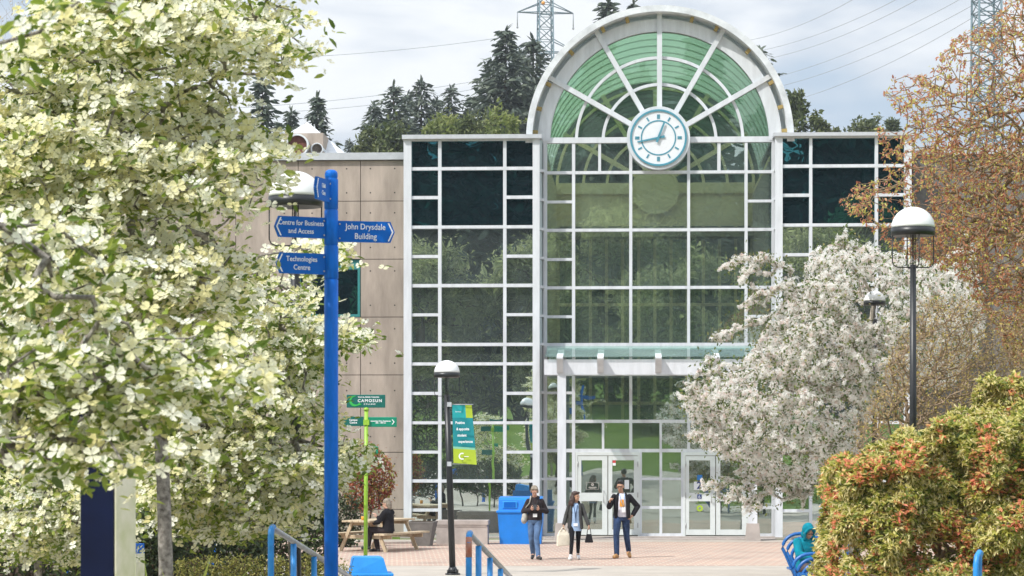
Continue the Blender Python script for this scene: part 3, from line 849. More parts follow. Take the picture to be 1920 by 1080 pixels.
# --- clock
KU, KZ = fu(1234.3), fz(261.3, R_)
clk = thing('clock', None, None); clk.parent = bld
mb = MB(); mb.disc(KU, KZ, 59*PXM, -0.34, 0.06, 64); mb.build('clock_case', M['white'], clk)
mb = MB(); mb.disc(KU, KZ, 52*PXM, -0.352, -0.33, 64); mb.build('dial', M['dial'], clk)
mb = MB(); mb.arc(KU, KZ, 49.3*PXM, 53*PXM, 0, 2*math.pi, -0.38, -0.345, 72); mb.arc(KU, KZ, 30.6*PXM, 33*PXM, 0, 2*math.pi, -0.36, -0.345, 64); mb.build('ring', M['dial_blue'], clk)
for k in range(12):
    a = k*math.pi/6; c, s_ = math.sin(a), math.cos(a); mb = MB()
    for off in ((-1.9, 0, 1.9) if k % 3 == 0 else (0,)):
        w_ = (0.75 if k % 3 == 0 else 1.5)*PXM; r0, r1 = 35.5*PXM, 43.5*PXM; o_ = off*PXM
        def q(r, x): return (KU+r*c+x*s_, -0.362, KZ+r*s_-x*c)
        mb.prism([q(r0, o_-w_), q(r0, o_+w_), q(r1, o_+w_), q(r1, o_-w_)], (0, 0.012, 0))
    mb.build('hour_mark', M['dial_blue'], clk)
def hand(name, ang, l0, l1, w0, w1, y):
    c, s_ = math.sin(ang), math.cos(ang); mb = MB()
    def q(r, x): return (KU+(r*c+x*s_)*PXM, y, KZ+(r*s_-x*c)*PXM)
    mb.prism([q(-l0, -w0), q(-l0, w0), q(l1, w1), q(l1, -w1)], (0, 0.015, 0)); mb.build(name, M['dial_blue'], clk)
hand('minute_hand', rad(-101), 12, 40, 2.1, 1.2, -0.385)
hand('hour_hand', rad(21), 9, 30, 2.4, 1.6, -0.405)

# --- barrel vault and hall behind the glass
m, nt, out = mat_base('vault_skin')
d_ = nt.nodes.new('ShaderNodeBsdfDiffuse'); t_ = nt.nodes.new('ShaderNodeBsdfTranslucent'); mx = nt.nodes.new('ShaderNodeMixShader'); mx.inputs[0].default_value = 0.75
wv = nt.nodes.new('ShaderNodeTexWave'); tc = nt.nodes.new('ShaderNodeTexCoord'); wv.bands_direction = 'Y'; wv.inputs['Scale'].default_value = 0.9; wv.inputs['Distortion'].default_value = 0.6
L(nt, tc.outputs['Object'], wv.inputs['Vector'])
cc = ramp(nt, wv.outputs['Fac'], [(0.1, (0.73, 0.80, 0.71)), (0.9, (0.82, 0.875, 0.79))])
L(nt, cc, d_.inputs['Color']); L(nt, cc, t_.inputs['Color']); L(nt, d_.outputs[0], mx.inputs[1]); L(nt, t_.outputs[0], mx.inputs[2]); L(nt, mx.outputs[0], out.inputs['Surface'])
M['vault'] = m
DB = 12.0
mb = MB()      # a single glazed skin over steel ribs
vs = []
for i in range(65):
    a = math.pi*i/64; vs += [(CU+234*PXM*math.cos(a), 0.42, CZ+234*PXM*math.sin(a)), (CU+234*PXM*math.cos(a), DB+0.4, CZ+234*PXM*math.sin(a))]
mb.add(vs, [(2*i, 2*i+1, 2*i+3, 2*i+2) for i in range(64)], 0, True)
mb.build('barrel_roof', M['vault'], bld)
mb = MB()
for yy in np.arange(1.2, DB, 1.2): mb.arc(CU, CZ, 230*PXM, 232.5*PXM, 0, math.pi, yy, yy+0.06, 40)
mb.build('vault_rib', M['vault'], bld)
mb = MB()
ul, ur = fu(1022), fu(1450)
zs = CZ-0.1
for u0, u1 in ((ul-0.25, ul-0.05), (ur+0.05, ur+0.25)): mb.box(u0, u1, 2.7, DB, 0.02, zs)
mb.box(ul-0.05, ur+0.05, DB, DB+0.2, fz(352, R_), CZ+0.05)          # band under the far fan window
mb.box(ul-0.05, ur+0.05, DB-0.12, DB-0.002, CZ-0.25, CZ+0.1)
for k in range(1, 6):
    a = math.pi*k/6; c, s_ = math.cos(a), math.sin(a); w_ = 0.07; r0, r1 = 0.2, 234*PXM
    mb.prism([(CU+r0*c-w_*s_, DB+.02, CZ+r0*s_+w_*c), (CU+r0*c+w_*s_, DB+.02, CZ+r0*s_-w_*c), (CU+r1*c+w_*s_, DB+.02, CZ+r1*s_-w_*c), (CU+r1*c-w_*s_, DB+.02, CZ+r1*s_+w_*c)], (0, 0.15, 0))
for r_ in (104, 156, 214): mb.arc(CU, CZ, r_*PXM, (r_+6)*PXM, 0, math.pi, DB+.03, DB+.16, 40)
zb = fz(352, R_)
for k in range(13):
    u = ul + (ur-ul)*k/12; mb.box(u-0.05, u+0.05, DB+.02, DB+.14, 0.05, zb-0.003)
for zz in (0.15, 2.2, 3.9, 5.5, 7.1): mb.box(ul, ur, DB+.03, DB+.13, zz-0.05, zz+0.05)
mb.disc(CU, CZ-0.15, 53*PXM, DB-0.30, DB-0.13, 48)
mb.build('far_wall', M['cream'], bld)
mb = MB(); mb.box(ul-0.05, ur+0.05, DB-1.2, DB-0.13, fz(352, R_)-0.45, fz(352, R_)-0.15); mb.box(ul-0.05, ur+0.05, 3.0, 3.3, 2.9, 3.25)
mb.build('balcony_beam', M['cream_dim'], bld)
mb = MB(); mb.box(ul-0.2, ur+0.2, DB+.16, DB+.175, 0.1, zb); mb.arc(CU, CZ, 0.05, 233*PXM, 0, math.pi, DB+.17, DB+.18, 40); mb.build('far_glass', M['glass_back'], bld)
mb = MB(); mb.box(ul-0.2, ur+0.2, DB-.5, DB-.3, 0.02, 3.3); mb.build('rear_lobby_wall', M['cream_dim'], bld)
mb = MB(); mb.box(ul-0.2, ur+0.2, 0.12, DB, 0.0, 0.02); mb.build('hall_floor', M['in_floor'], bld)

# --- doors
def door(x0, x1, ytop, leaf, gx, handle_side):
    d = -0.03
    w_ = MB()
    u0, u1 = fu(x0, d), fu(x1, d)
    g0, g1 = fu(gx[0], d), fu(gx[1], d)
    z = [fz(y, R_, d) for y in (1003, 992.6, 939.7, 924, 863, ytop)]
    w_.box(u0, g0, d-.05, d+.03, z[0], z[5]); w_.box(g1, u1, d-.05, d+.03, z[0], z[5])
    for a, b_ in ((0, 1), (2, 3), (4, 5)): w_.box(g0, g1, d-.047, d+.027, z[a], z[b_])
    o = w_.build('door', M['door_white'], bld)
    for a, b_ in ((1, 2), (3, 4)):
        g = MB(); g.box(g0-.01, g1+.01, d-.012, d, z[a]-.01, z[b_]+.01); g.build('door_glass', M['glass_atrium'], o)
    h = MB(); hx = u1-0.10 if handle_side > 0 else u0+0.10
    zz = fz(931, R_, d)
    h.tube([(hx, d-.05, zz-.16), (hx, d-.11, zz-.14), (hx, d-.11, zz+.14), (hx, d-.05, zz+.16)], 0.014, 6); h.build('handle', M['steel'], o)
    hg = MB(); hu = u0 if handle_side > 0 else u1
    for py in (870, 928, 985): hg.tube([(hu, d-.06, fz(py, R_, d)-.07), (hu, d-.06, fz(py, R_, d)+.07)], 0.014, 6)
    hg.build('hinge', M['steel'], o)
    return o
mb = MB()
for xa, xb in ((1079, 1200), (1281, 1404)):
    mb.box(fu(xa), fu(xa+4), -0.09, 0.08, 0.05, fz(848, R_)); mb.box(fu(xb-4), fu(xb), -0.09, 0.08, 0.05, fz(848, R_)); mb.box(fu(xa+4), fu(xb-4), -0.088, 0.078, fz(854, R_), fz(847.7, R_))
mb.build('door_frame', M['door_white'], bld)
dA = door(1083.5, 1139, 855, None, (1090, 1129), 1)
dB_ = door(1140.5, 1196, 855, None, (1148, 1188.6), -1)
dC = door(1285.5, 1341, 855, None, (1292, 1331.5), 1)
dD = door(1342.5, 1400, 855, None, (1350.5, 1391), -1)
def sheet(px0, px1, py0, py1, mat, name, par, d=-0.066):
    mb = MB(); mb.box(fu(px0, d), fu(px1, d), d-.004, d, fz(py1, R_, d), fz(py0, R_, d)); return mb.build(name, M[mat], par)
s2 = sheet(1301, 1321, 903, 918.5, 'paper', 'number_sign', dC)
text('numeral', '2', 0.27, M['dark_blue'], s2, (fu(1311, -.07), -0.074, fz(910.5, R_, -.07)), bold=0.006)
sheet(1307, 1317, 890.5, 900.5, 'sky_blue_sticker', 'sticker', dC)
s3 = sheet(1307.5, 1315.5, 927, 935, 'dark_blue', 'access_sign', dC, -0.083)
mb = MB(); ax, az = fu(1311.5, -.088), fz(931.5, R_, -.088)
mb.arc(ax, az-0.008, .022, .030, rad(110), rad(360), -0.092, -0.088, 12); mb.disc(ax-.008, az+.036, .009, -0.092, -0.088, 10)
mb.box(ax-.013, ax-.005, -.092, -.088, az-.01, az+.026); mb.box(ax-.005, ax+.018, -.091, -.088, az-.008, az)
mb.build('wheelchair_symbol', M['lettering'], s3)
mb = MB(); mb.arc(fu(1312, -.06), fz(953, R_, -.06), 2.4*PXM, 6*PXM, 0, 2*math.pi, -0.07, -0.066, 24); mb.build('round_sticker', M['yellowgreen'], dC)
sheet(1148.5, 1154.5, 862, 868, 'red_sticker', 'sticker', dB_); sheet(1148.5, 1154.5, 868.2, 873, 'paper', 'sticker', dB_)
sheet(1171, 1179.5, 900, 917, 'paper', 'notice', dB_)
dec = MB()
u, z = fu(1111, -.066), fz(911, R_, -.066)
for a in (-1, 1): dec.box(u+a*.17-.006, u+a*.17+.006, -.070, -.066, z-.10, z+.10); 
dec.box(u-.163, u+.163, -.0695, -.066, z+.09, z+.10); dec.box(u-.163, u+.163, -.0695, -.066, z-.10, z-.09)
dec.arc(u, z+.035, .012, .04, 0, 2*math.pi, -.070, -.066, 16); dec.box(u-.11, u+.11, -.07, -.066, z-.055, z-.03); dec.box(u-.08, u+.08, -.07, -.066, z-.078, z-.066)
dec.build('window_decal', M['bag_grey'], dA)

# --- canopy
can = thing('canopy', None, None); can.parent = bld
DC = -2.0
cl_, cr_ = fu(1022.5, DC+.9), fu(1448, DC+.9)
zb0, zb1 = fz(702.5, R_, DC), fz(673.5, R_, DC)
mb = MB(); mb.box(cl_, cr_, DC, DC+0.22, zb0, zb1); mb.build('beam', M['white'], can)
for x in (1044.7, 1403.5):
    u = fu(x+8.4, DC); mb = MB(); mb.box(u-.115, u+.115, DC+.01, DC+.2, 0.45, zb0+0.002); p = mb.build('post', M['white'], can)
    mb = MB()
    b0, b1 = 0.20, 0.16
    mb.add([(u-b0, DC-.09, 0), (u+b0, DC-.09, 0), (u+b0, DC+.30, 0), (u-b0, DC+.30, 0), (u-b1, DC-.05, .47), (u+b1, DC-.05, .47), (u+b1, DC+.26, .47), (u-b1, DC+.26, .47)],
           [(3,2,1,0),(4,5,6,7),(0,1,5,4),(1,2,6,5),(2,3,7,6),(3,0,4,7)])
    mb.build('post_base', M['conc_grey'], p)
zr1 = fz(651, R_, -.1)
mb = MB(); mb.prism([(cl_+.02, DC-.08, zb1+.05), (cl_+.02, -.12, zr1+.02), (cl_+.02, -.12, zr1+.04), (cl_+.02, DC-.08, zb1+.07)], (cr_-cl_-.04, 0, 0)); mb.build('glass_roof', M['glass_clear'], can)
for x in (1050, 1126, 1234.5, 1343):
    u = fu(x, DC)
    mb = MB(); mb.prism([(u-.085, DC-.06, zb0+.06), (u-.085, DC-.32, zb1+.01), (u-.085, DC-.32, zb1+.045), (u-.085, -.1, zr1+.01), (u-.085, -.1, zr1-.12), (u-.085, DC-.003, zb1-.09), (u-.085, DC-.003, zb0+.06)], (.17, 0, 0))
    mb.build('bracket', M['white_aged'], can)

# --- concrete base strip and step
mb = MB(); mb.box(fu(755), fu(1712), -0.75, 0.3, -0.1, 0.055); mb.box(fu(1022), fu(1450), -1.5, -0.76, -0.1, 0.03); mb.build('plinth', M['conc_grey'], bld)

# --- concrete wing (left)
DW = 0.35
ztop = fz(286.7, 700, DW); zcap = fz(300, 700, DW)
uw0, uw1 = fu(-420, DW), fu(757.5, DW)
mb = MB(); mb.box(uw0, uw1-.05, DW+.10, DW+13, -0.1, zcap-.02, 0)
xs = [758.5]; x = 676
while x > -420: xs.append(x); x -= 117
ys = [300.5, 377, 486, 594.5, 703, 848, 955, 1013]
holes = []
wx0, wx1, wy0, wy1 = 569, 676, 504, 593
for i in range(len(xs)-1):
    for j in range(len(ys)-1):
        x1, x0 = xs[i]-.6, xs[i+1]+.6; y0, y1 = ys[j]+.6, ys[j+1]-.6
        if i in (1, 5, 8) and ys[j] == 486:      # window bays
            continue
        mb.box(fu(x0, DW), fu(x1, DW), DW, DW+.12, fz(y1, 700, DW), fz(y0, 700, DW), 1)
        for hx in ((x0+(x1-x0)*.22), (x0+(x1-x0)*.78)):
            for hy in ((y0+(y1-y0)*.2), (y0+(y1-y0)*.8)):
                mb.disc(fu(hx, DW), fz(hy, 700, DW), .022, DW-.003, DW+.01, 8, 0)
wing = mb.build('concrete_wall', [M['joint'], M['concrete']], bld)
for i in (1, 5, 8):
    x1, x0 = xs[i]-.6, xs[i+1]+.6
    d = DW+.06
    f = MB(); a0, a1, b0, b1 = fu(x0, d), fu(x1, d), fz(593.9, 700, d), fz(486.6, 700, d)
    bh = fz(505, 700, d)
    f.box(a0, a1, d, d+.04, bh, b1); f.box(a0, a0+.07, d-.02, d+.04, b0, bh-.002); f.box(a1-.07, a1, d-.02, d+.04, b0, bh-.002); f.box(a0+.07, a1-.07, d-.018, d+.04, b0, b0+.07)
    f.box((a0+a1)/2-.03, (a0+a1)/2+.03, d-.016, d+.04, b0+.07, bh)
    w_ = f.build('window', M['teal_frame'], bld)
    g = MB(); g.box(a0+.05, a1-.05, d+.01, d+.025, b0+.05, bh); g.build('window_pane', M['glass_dark'], w_)
mb = MB(); mb.box(uw0, uw1, DW-.10, DW+13.1, zcap, ztop); mb.build('wing_parapet', M['grey_cap'], bld)
mb = MB(); mb.box(uw0+.1, uw1-.1, DW+.3, DW+12.8, ztop, ztop+.02); mb.build('wing_roof', M['roof'], bld)
# right wing (dark low block behind the maple)
ur0 = fu(1712, 1.5)
mb = MB(); mb.box(ur0, ur0+12, 1.5, 14, -.1, fz(290, 1720, 1.5)); mb.build('side_wall', M['conc_dark'], bld)
mb = MB(); mb.box(ur0-.05, ur0+12.1, 1.4, 14.1, fz(290, 1720, 1.5)+.002, fz(277, 1720, 1.5)); mb.build('side_parapet', M['grey_cap'], bld)
# rooms and roof behind the towers so the block closes
mb = MB()
for xa, xb in ((757, 1016), (1452, 1712)):
    mb.box(fu(xa, D1)+.02, fu(xb, D1)-.02, 2.62, 12.2, 0, zt-.25)
mb.build('rear_block', M['conc_grey'], bld)

# skylight with ducts on the wing roof
sk = thing('skylight', None, None); sk.parent = bld
DS = 4.0
def sp(px, py, d=DS): u, z = fac(px, py, d); return (u, d, z)
zr = ztop+.01
a = sp(577, 229); bx = fu(676, DS); ax_ = fu(478, DS)
mb = MB()
dy = 2.2
base = [(ax_, DS-dy, zr), (bx, DS-dy, zr), (bx, DS+dy, zr), (ax_, DS+dy, zr)]
mb.add(base+[(a[0], DS, a[2])], [(3, 2, 1, 0), (0, 1, 4), (1, 2, 4), (2, 3, 4), (3, 0, 4)])
mb.build('glazed_pyramid', M['white'], sk)
d = DS-dy-.1
mb = MB(); mb.box(fu(533, d), fu(606, d), d, d+1.2, zr, fz(249.5, 560, d)); mb.build('duct_housing', M['concrete'], sk)
for (cx, cy, r, dd) in ((557, 272, 21.5, d-.25), (594, 279, 11.5, d-.12)):
    u, z = fac(cx, cy, dd); r = r*PXM*1.03
    mb = MB(); mb.arc(u, z, r*.86, r, 0, 2*math.pi, dd, dd+.7, 32, smooth=False); o = mb.build('duct', M['white_aged'], sk)
    mb = MB(); mb.disc(u, z, r*.87, dd+.12, dd+.16, 32); mb.build('duct_mouth', M['duct_red' if r > .25 else 'black'], o)
# ------------------------------------------------------------------ signposts, lamps, rails, furniture
# blue finger signpost
SY = 20.0; ppm = F/SY
base = P(621, 900, SY); base.z = ground_z(base.x, SY)
sp_ = thing('signpost', 'tall blue round signpost with four pointed direction signs', 'signpost', base)
def rz_(py, Y=SY): return EYE + (HY-py)/F*Y - base.z
mb = MB()
R0 = 0.057
prof = [(R0, 0), (R0, rz_(525)), (R0*.9, rz_(524.5)), (R0*.9, rz_(522.5)), (R0*1.02, rz_(522)), (R0*1.02, rz_(462)), (R0*.9, rz_(461)), (R0*.9, rz_(459)), (R0*1.0, rz_(458.5)),
        (R0*1.0, rz_(395)), (R0*.9, rz_(394)), (R0*.9, rz_(392)), (R0*1.0, rz_(391.5)), (R0*1.0, rz_(337)), (R0*.88, rz_(335)), (R0*.88, rz_(333.5)), (R0*.93, rz_(332)), (R0*.93, rz_(326)), (R0*.82, rz_(321.5)), (R0*.5, rz_(318.8)), (0.001, rz_(318))]
mb.lathe(prof, 28); mb.build('pole', M['blue'], sp_)
def finger(y_mid, hgt, length, ang, side, lines, size, chev=True, label=None):
    z = rz_(y_mid)
    h = hgt/2; x0 = 0.05*side; tip = length*side; sh = (length-0.035)*side
    mb = MB(); mb.prism([(x0, -.011, -h), (sh, -.011, -h), (tip, -.011, 0), (sh, -.011, h), (x0, -.011, h)], (0, .022, 0))
    o = mb.build('direction_sign', M['blue_sign'], sp_, loc=(0, -0.0, z), rz=ang)
    if label: o['label'] = label
    if chev:
        mb = MB(); t = .010
        e = (length-.012)*side; e2 = (length-.047)*side
        mb.prism([(e, -.015, 0), (e-t*1.1*side, -.015, 0), (e2-t*1.1*side, -.015, -h*.86), (e2, -.015, -h*.86)], (0, .005, 0))
        mb.prism([(e, -.0152, 0), (e-t*1.1*side, -.0152, 0), (e2-t*1.1*side, -.0152, h*.86), (e2, -.0152, h*.86)], (0, .005, 0))
        mb.build('chevron', M['lettering'], o)
    cx = side*(0.085+(length-.045))/2
    text('lettering', lines, size, M['lettering'], o, (cx, -.0125, 0.0), sx=0.86, bold=0.0002, line=1.15)
    mb = MB()
    for zz in (-h*.68, h*.68): mb.sphere((side*.068, -.014, zz), .008, .007, .008, 8, 5)
    mb.build('bolt', M['steel'], o)
    return o
finger(428.5, .170, .497, rad(27), -1, 'Centre for Business\nand Access', .0575, label='blue sign reading Centre for Business and Access')
finger(433.5, .172, .525, rad(14), 1, 'John Drysdale\nBuilding', .068, label='blue sign reading John Drysdale Building')
finger(496, .168, .485, rad(27), -1, 'Technologies\nCentre', .059, label='blue sign reading Technologies Centre')
finger(360.5, .178, .42, rad(76), -1, 'Child\nCare', .05, label='blue sign seen almost edge on')

# lamp posts
def lamp(px, Y, top_py, zbase, label, rp=0.062, lean=0.0, scale=1.0, flange=False):
    top = P(px, top_py, Y)
    root = thing('street_lamp', label, 'lamp post', (top.x, Y, zbase), 0, 'black lamp posts with white domes')
    H = top.z - zbase
    rd = .255*scale
    mb = MB(); mb.lathe([(rd*math.cos(a), H-.245*scale+.245*scale*math.sin(a)) for a in np.linspace(0, math.pi/2-.01, 14)] , 36); mb.build('lamp_dome', M['dome'], root)
    zb = H-.245*scale
    mb = MB(); mb.lathe([(rd*.96, zb-.002), (rd*1.02, zb-.004), (rd*1.02, zb-.095*scale), (rd*.93, zb-.10*scale), (rd*.5, zb-.075*scale), (.02, zb-.07*scale)], 36); mb.build('lamp_band', M['black'], root)
    mb = MB(); zc = zb-.47*scale
    for k in range(4):
        a = k*math.pi/2+.12; c, s_ = math.cos(a), math.sin(a); r = .25*scale
        mb.tube([(r*c, r*s_, zb-.09*scale), (r*c, r*s_, zc+.06), (r*.93*c, r*.93*s_, zc+.02), (r*.75*c, r*.75*s_, zc), (.03*c, .03*s_, zc)], .0075, 6)
        mb.tube([(.026*c, .026*s_, zb-.08*scale), (.026*c, .026*s_, zc-.03)], .006, 6)
    mb.build('lamp_cage', M['black'], root)
    mb = MB(); mb.tube([(-lean, 0, 0), (-lean*.5, 0, (zc+.03)*.5), (0, 0, zc+.03)], [rp, rp, rp*.86], 16); 
    mb.lathe([(rp*1.5, 0), (rp*1.5, .10), (rp*1.02, .16)], 16, c=(-lean, 0, 0))
    mb.build('pole', M['black'], root)
    if flange:
        mb = MB(); mb.lathe([(.15, 0), (.15, .025), (.0, .026)], 16, c=(-lean, 0, .004))
        for k in range(4):
            a = k*math.pi/2+.6; mb.tube([(-lean+.12*math.cos(a), .12*math.sin(a), .0), (-lean+.12*math.cos(a), .12*math.sin(a), .10)], .014, 8)
        mb.build('base_plate', M['black'], root)
    return root
LB = lamp(838, 48.9, 675.5, 0.006, 'black lamp post carrying the teal and lime banner', .064, lean=-.115, flange=True)
lamp(1712, 29, 388, 1.0, 'tall black lamp post standing in front of the white blossom tree, behind the orange shrub', .042)
lamp(1640, 46.6, 545, 0.0, 'lamp post whose white dome peeks out of the white blossom tree', .05, scale=.80)
lamp(554, 23.5, 321, 0.55, 'lamp post with large dome hidden behind the blue signpost and dogwood', .055)

# banner
bz = P(848, 760, 48.9)
ban = thing('banner', 'teal and lime fabric banner on the black lamp post by the glass wall', 'banner', (bz.x, 48.86, P(0, 868, 48.9).z))
bw, bh = .40, 1.15
def banner_face():
    mb = MB(); nu, nv = 12, 28
    def pt(i, j, back):
        u, v = i/nu, j/nv
        x = u*bw + .09*(1-v)*(0.3+.7*u) - .012*u*v
        y = -.035*math.sin(u*3.0+v*2.2) - .05*u*u*(1-v) + (0.004 if back else 0)
        return (x, y, v*bh - .035*u*(1-v))
    def mi(i, j):
        u, v = (i+.5)/nu, (j+.5)/nv
        if v > .80: return 3 if u > .68 else 1
        if v > .30: return 0
        if v > .245: return 2
        return 3
    for back in (0, 1):
        o = {}
        vs = [pt(i, j, back) for j in range(nv+1) for i in range(nu+1)]
        for j in range(nv):
            for i in range(nu):
                a = j*(nu+1)+i
                mb.add([vs[a], vs[a+1], vs[a+nu+2], vs[a+nu+1]], [(0, 1, 2, 3)], mi(i, j), True)
    return mb.build('cloth', [M['teal'], M['teal_light'], M['pale_green'], M['lime_cloth']], ban, fix=False), pt
bo, bpt = banner_face()
for k, ln in enumerate(('Positive', '& apposite', 'student', 'experiences')):
    text('lettering', ln, .074, M['lettering'], ban, (.065+.02*k, -.085, .80-.125*k), align='LEFT', sx=.8, bold=.002)
text('lettering', 'Services', .04, M['lettering'], ban, (.06, -.08, 1.02), align='LEFT', sx=.9)
mb = MB(); mb.arc(.20, .135, .045, .07, rad(60), rad(300), -.092, -.088, 16); mb.box(.24, .33, -.092, -.088, .12, .135); mb.build('emblem', M['lettering'], ban)
mb = MB()
for z in (bh+.015, -.02):
    mb.box(-.10-.0, -.015, -.05, .12, z-.045, z+.045); mb.tube([(-.03, .02, z), (bw+.02, -.01, z)], .009, 6)
mb.build('clamp', M['grey_cap'], ban)

# lime green wayfinding post
gp = P(687, 900, 46.0)
g = thing('wayfinding_post', 'slim lime green post with dark green college signs', 'signpost', (gp.x, 46, 0.006))
def gz(py): return EYE+(HY-py)/F*46-.006
mb = MB(); mb.tube([(-.02, 0, 0), (0, 0, gz(768))], .037, 12); mb.lathe([(.05, gz(770)), (.05, gz(766)), (.02, gz(764))], 12); mb.build('pole', M['lime'], g)
mb = MB(); 
for py in (792, 874): mb.box(-.055, .055, -.05, .05, gz(py+5), gz(py-5))
mb.build('clamp', M['lime'], g)
def gsign(x0, x1, y0, y1, mat, lines, size, lab, rot=0.0, yoff=0.0, arrow=0):
    a, b_ = (x0-687)/100., (x1-687)/100.
    mb = MB(); mb.box(a, b_, -.012+yoff, .012+yoff, gz(y1), gz(y0), bev=.008)
    o = mb.build('sign_panel', M[mat], g, rz=rot); o['label'] = lab
    if lines: 
        t = text('lettering', lines, size, M['lettering'], o, ((a+b_)/2-.03*arrow, yoff-.0135, gz((y0+y1)/2)), bold=.0015, sx=.95)
    if arrow:
        mb = MB(); x = b_-.06 if arrow > 0 else a+.06; zc = gz((y0+y1)/2); sg = arrow
        mb.prism([(x-.02*sg, -.018+yoff, zc-.05), (x+.02*sg, -.018+yoff, zc), (x-.02*sg, -.018+yoff, zc+.05), (x-.035*sg, -.018+yoff, zc+.045), (x, -.018+yoff, zc), (x-.035*sg, -.018+yoff, zc-.045)], (0, .005, 0)); mb.build('arrow', M['lettering'], o)
    return o
so_ = gsign(650, 722.5, 740, 764.5, 'green_sign', None, 0, 'dark green sign with the college name')
text('lettering', 'CAMOSUN', .078, M['lettering'], so_, (.065, -.0135, gz(751.5)), bold=.0022, space=1.3)
text('lettering', 'COLLEGE', .036, M['lettering'], so_, (.06, -.0135, gz(757.8)), space=1.6, bold=.001)
text('lettering', 'Victoria, British Columbia', .038, M['lettering'], so_, (.04, -.0135, gz(744.5)), bold=.001)
mb = MB(); cx, cz = -.22, gz(752)
pts_o = [(cx+.10*math.cos(a), -.016, cz+.10*math.sin(a)) for a in np.linspace(rad(85), rad(300), 18)]
pts_i = [(cx+.025+.085*math.cos(a), -.016, cz+.012+.078*math.sin(a)) for a in np.linspace(rad(300), rad(85), 18)]
mb.prism(pts_o+[(cx+.13, -.016, cz-.065), (cx+.09, -.016, cz-.03)]+pts_i, (0, .004, 0)); mb.build('swirl_emblem', M['swirl'], so_)
gsign(690, 744, 782, 800.5, 'green_sign2', 'Interurban Drive Residences\n800 - 1400 km', .034, 'bright green arrow sign', arrow=1)
gsign(643, 682, 781, 799, 'green_sign', 'Campus\nCentre', .05, 'dark green arrow sign', yoff=.005)
gsign(690, 709, 837, 851, 'green_sign2', None, 0, 'short bright green sign among blossom')
gsign(648, 684, 863, 882, 'green_sign', 'Student\nServices', .055, 'lower dark green sign', yoff=.005)

# handrails beside the ramp
def rail(px, py, Y0, posts, t_end, label, rust=False):
    p0 = P(px, py, Y0); D = Vector((.095, 1, -.157))
    root = thing('handrail', label, 'handrail', (p0.x, Y0, ground_z(p0.x, Y0)+.02))
    def q(t, dz=0): return (D.x*t, t, p0.z-root.location.z + D.z*t + dz)
    mb = MB(); mb.tube([q(.03, .012), q(t_end, .012)], .024, 10); mb.build('top_rail', M['steel'], root)
    g0 = 0.0
    mb = MB(); zt_ = p0.z-root.location.z
    mb.tube([(0, 0, g0), (0, 0, zt_-.07), (D.x*.012, .012, zt_-.02), (D.x*.05, .05, zt_+.008), (D.x*.10, .10, zt_+.006)], .026, 12)
    if rust:
        mb2 = MB(); mb2.tube([(0, 0, zt_-.19), (0, 0, zt_-.075), (D.x*.012, .012, zt_-.025)], .0268, 12)
        o = mb.build('end_post', M['blue_rail'], root); mb2.build('rust_patch', M['rust'], o)
    else: mb.build('end_post', M['blue_rail'], root)
    for t in posts:
        x, y, z = q(t); zz = ground_z(p0.x, Y0+t)+.01-root.location.z
        mb = MB(); mb.tube([(x, y, zz), (x, y, z-.01)], .026, 12); mb.build('post', M['blue_rail'], root)
rail(508, 991, 20.0, (1.0, 2.0, 3.0, 4.0, 5.0, 6.0), 6.4, 'blue handrail left of the blue signpost with grey top rail')
rail(879, 1002, 20.5, (.75, 1.7, 2.65, 3.6, 4.6, 5.6), 6.2, 'blue handrail with rusty end post in front of the lamp post', True)
hp_ = P(1837, 1036, 19.0)
root = thing('handrail', 'short blue looped handrail end in front of the orange and green shrub', 'handrail', (hp_.x, 19.0, ground_z(hp_.x, 19)))
hz = hp_.z-root.location.z
mb = MB(); mb.tube([(-.03, 0, 0), (-.03, .0, hz-.1), (-.018, .02, hz-.03), (.01, .06, hz), (.03, .12, hz-.01), (.035, .2, hz-.05), (.035, .22, 0)], .022, 12); mb.build('end_loop', M['blue_rail'], root)
mb = MB(); mb.tube([(.035, .2, hz-.06), (.30, 1.6, hz-.28), (.66, 3.5, hz-.6)], .022, 10); mb.build('top_rail', M['blue_rail'], root)
mb = MB(); mb.tube([(.30, 1.6, hz-.28), (.30, 1.6, 0)], .022, 10); mb.build('post', M['blue_rail'], root)

# big blue recycling bin by the door
def tapered(mb, cx, w0, w1, y0, y1, z0, z1, dy=0.0, mi=0):
    mb.add([(cx-w0/2, y0, z0), (cx+w0/2, y0, z0), (cx+w0/2, y1, z0), (cx-w0/2, y1, z0), (cx-w1/2, y0-dy, z1), (cx+w1/2, y0-dy, z1), (cx+w1/2, y1+dy, z1), (cx-w1/2, y1+dy, z1)],
           [(3,2,1,0),(4,5,6,7),(0,1,5,4),(1,2,6,5),(2,3,7,6),(3,0,4,7)], mi)
bp_ = P(977, 1020, 63.6)
rb = thing('recycling_bin', 'large blue plastic recycling bin beside the entrance post', 'bin', (bp_.x, 63.7, 0.01), rad(-3))
mb = MB(); tapered(mb, 0, 1.06, 1.17, -.38, .38, 0, .80, .05); mb.box(-.62, .62, -.46, .46, .80, .87, bev=.02); mb.build('bin_body', M['blue_bin'], rb)
mb = MB(); mb.prism([(-.56, -.40, .87), (-.56, -.34, 1.14), (-.56, -.25, 1.19), (-.56, .38, 1.22), (-.56, .40, .87)], (1.12, 0, 0)); lid = mb.build('lid', M['blue_bin'], rb)
for k, x in enumerate((-.27, .27)):
    mb = MB(); mb.box(x-.19, x+.19, -.412, -.37, .92, 1.11, bev=.012); o = mb.build('flap_frame', M['blue_bin2'], lid)
    mb = MB(); mb.box(x-.15, x+.15, -.418, -.40, .945, 1.085, bev=.006); mb.build('flap', M['blue_sign'], o)
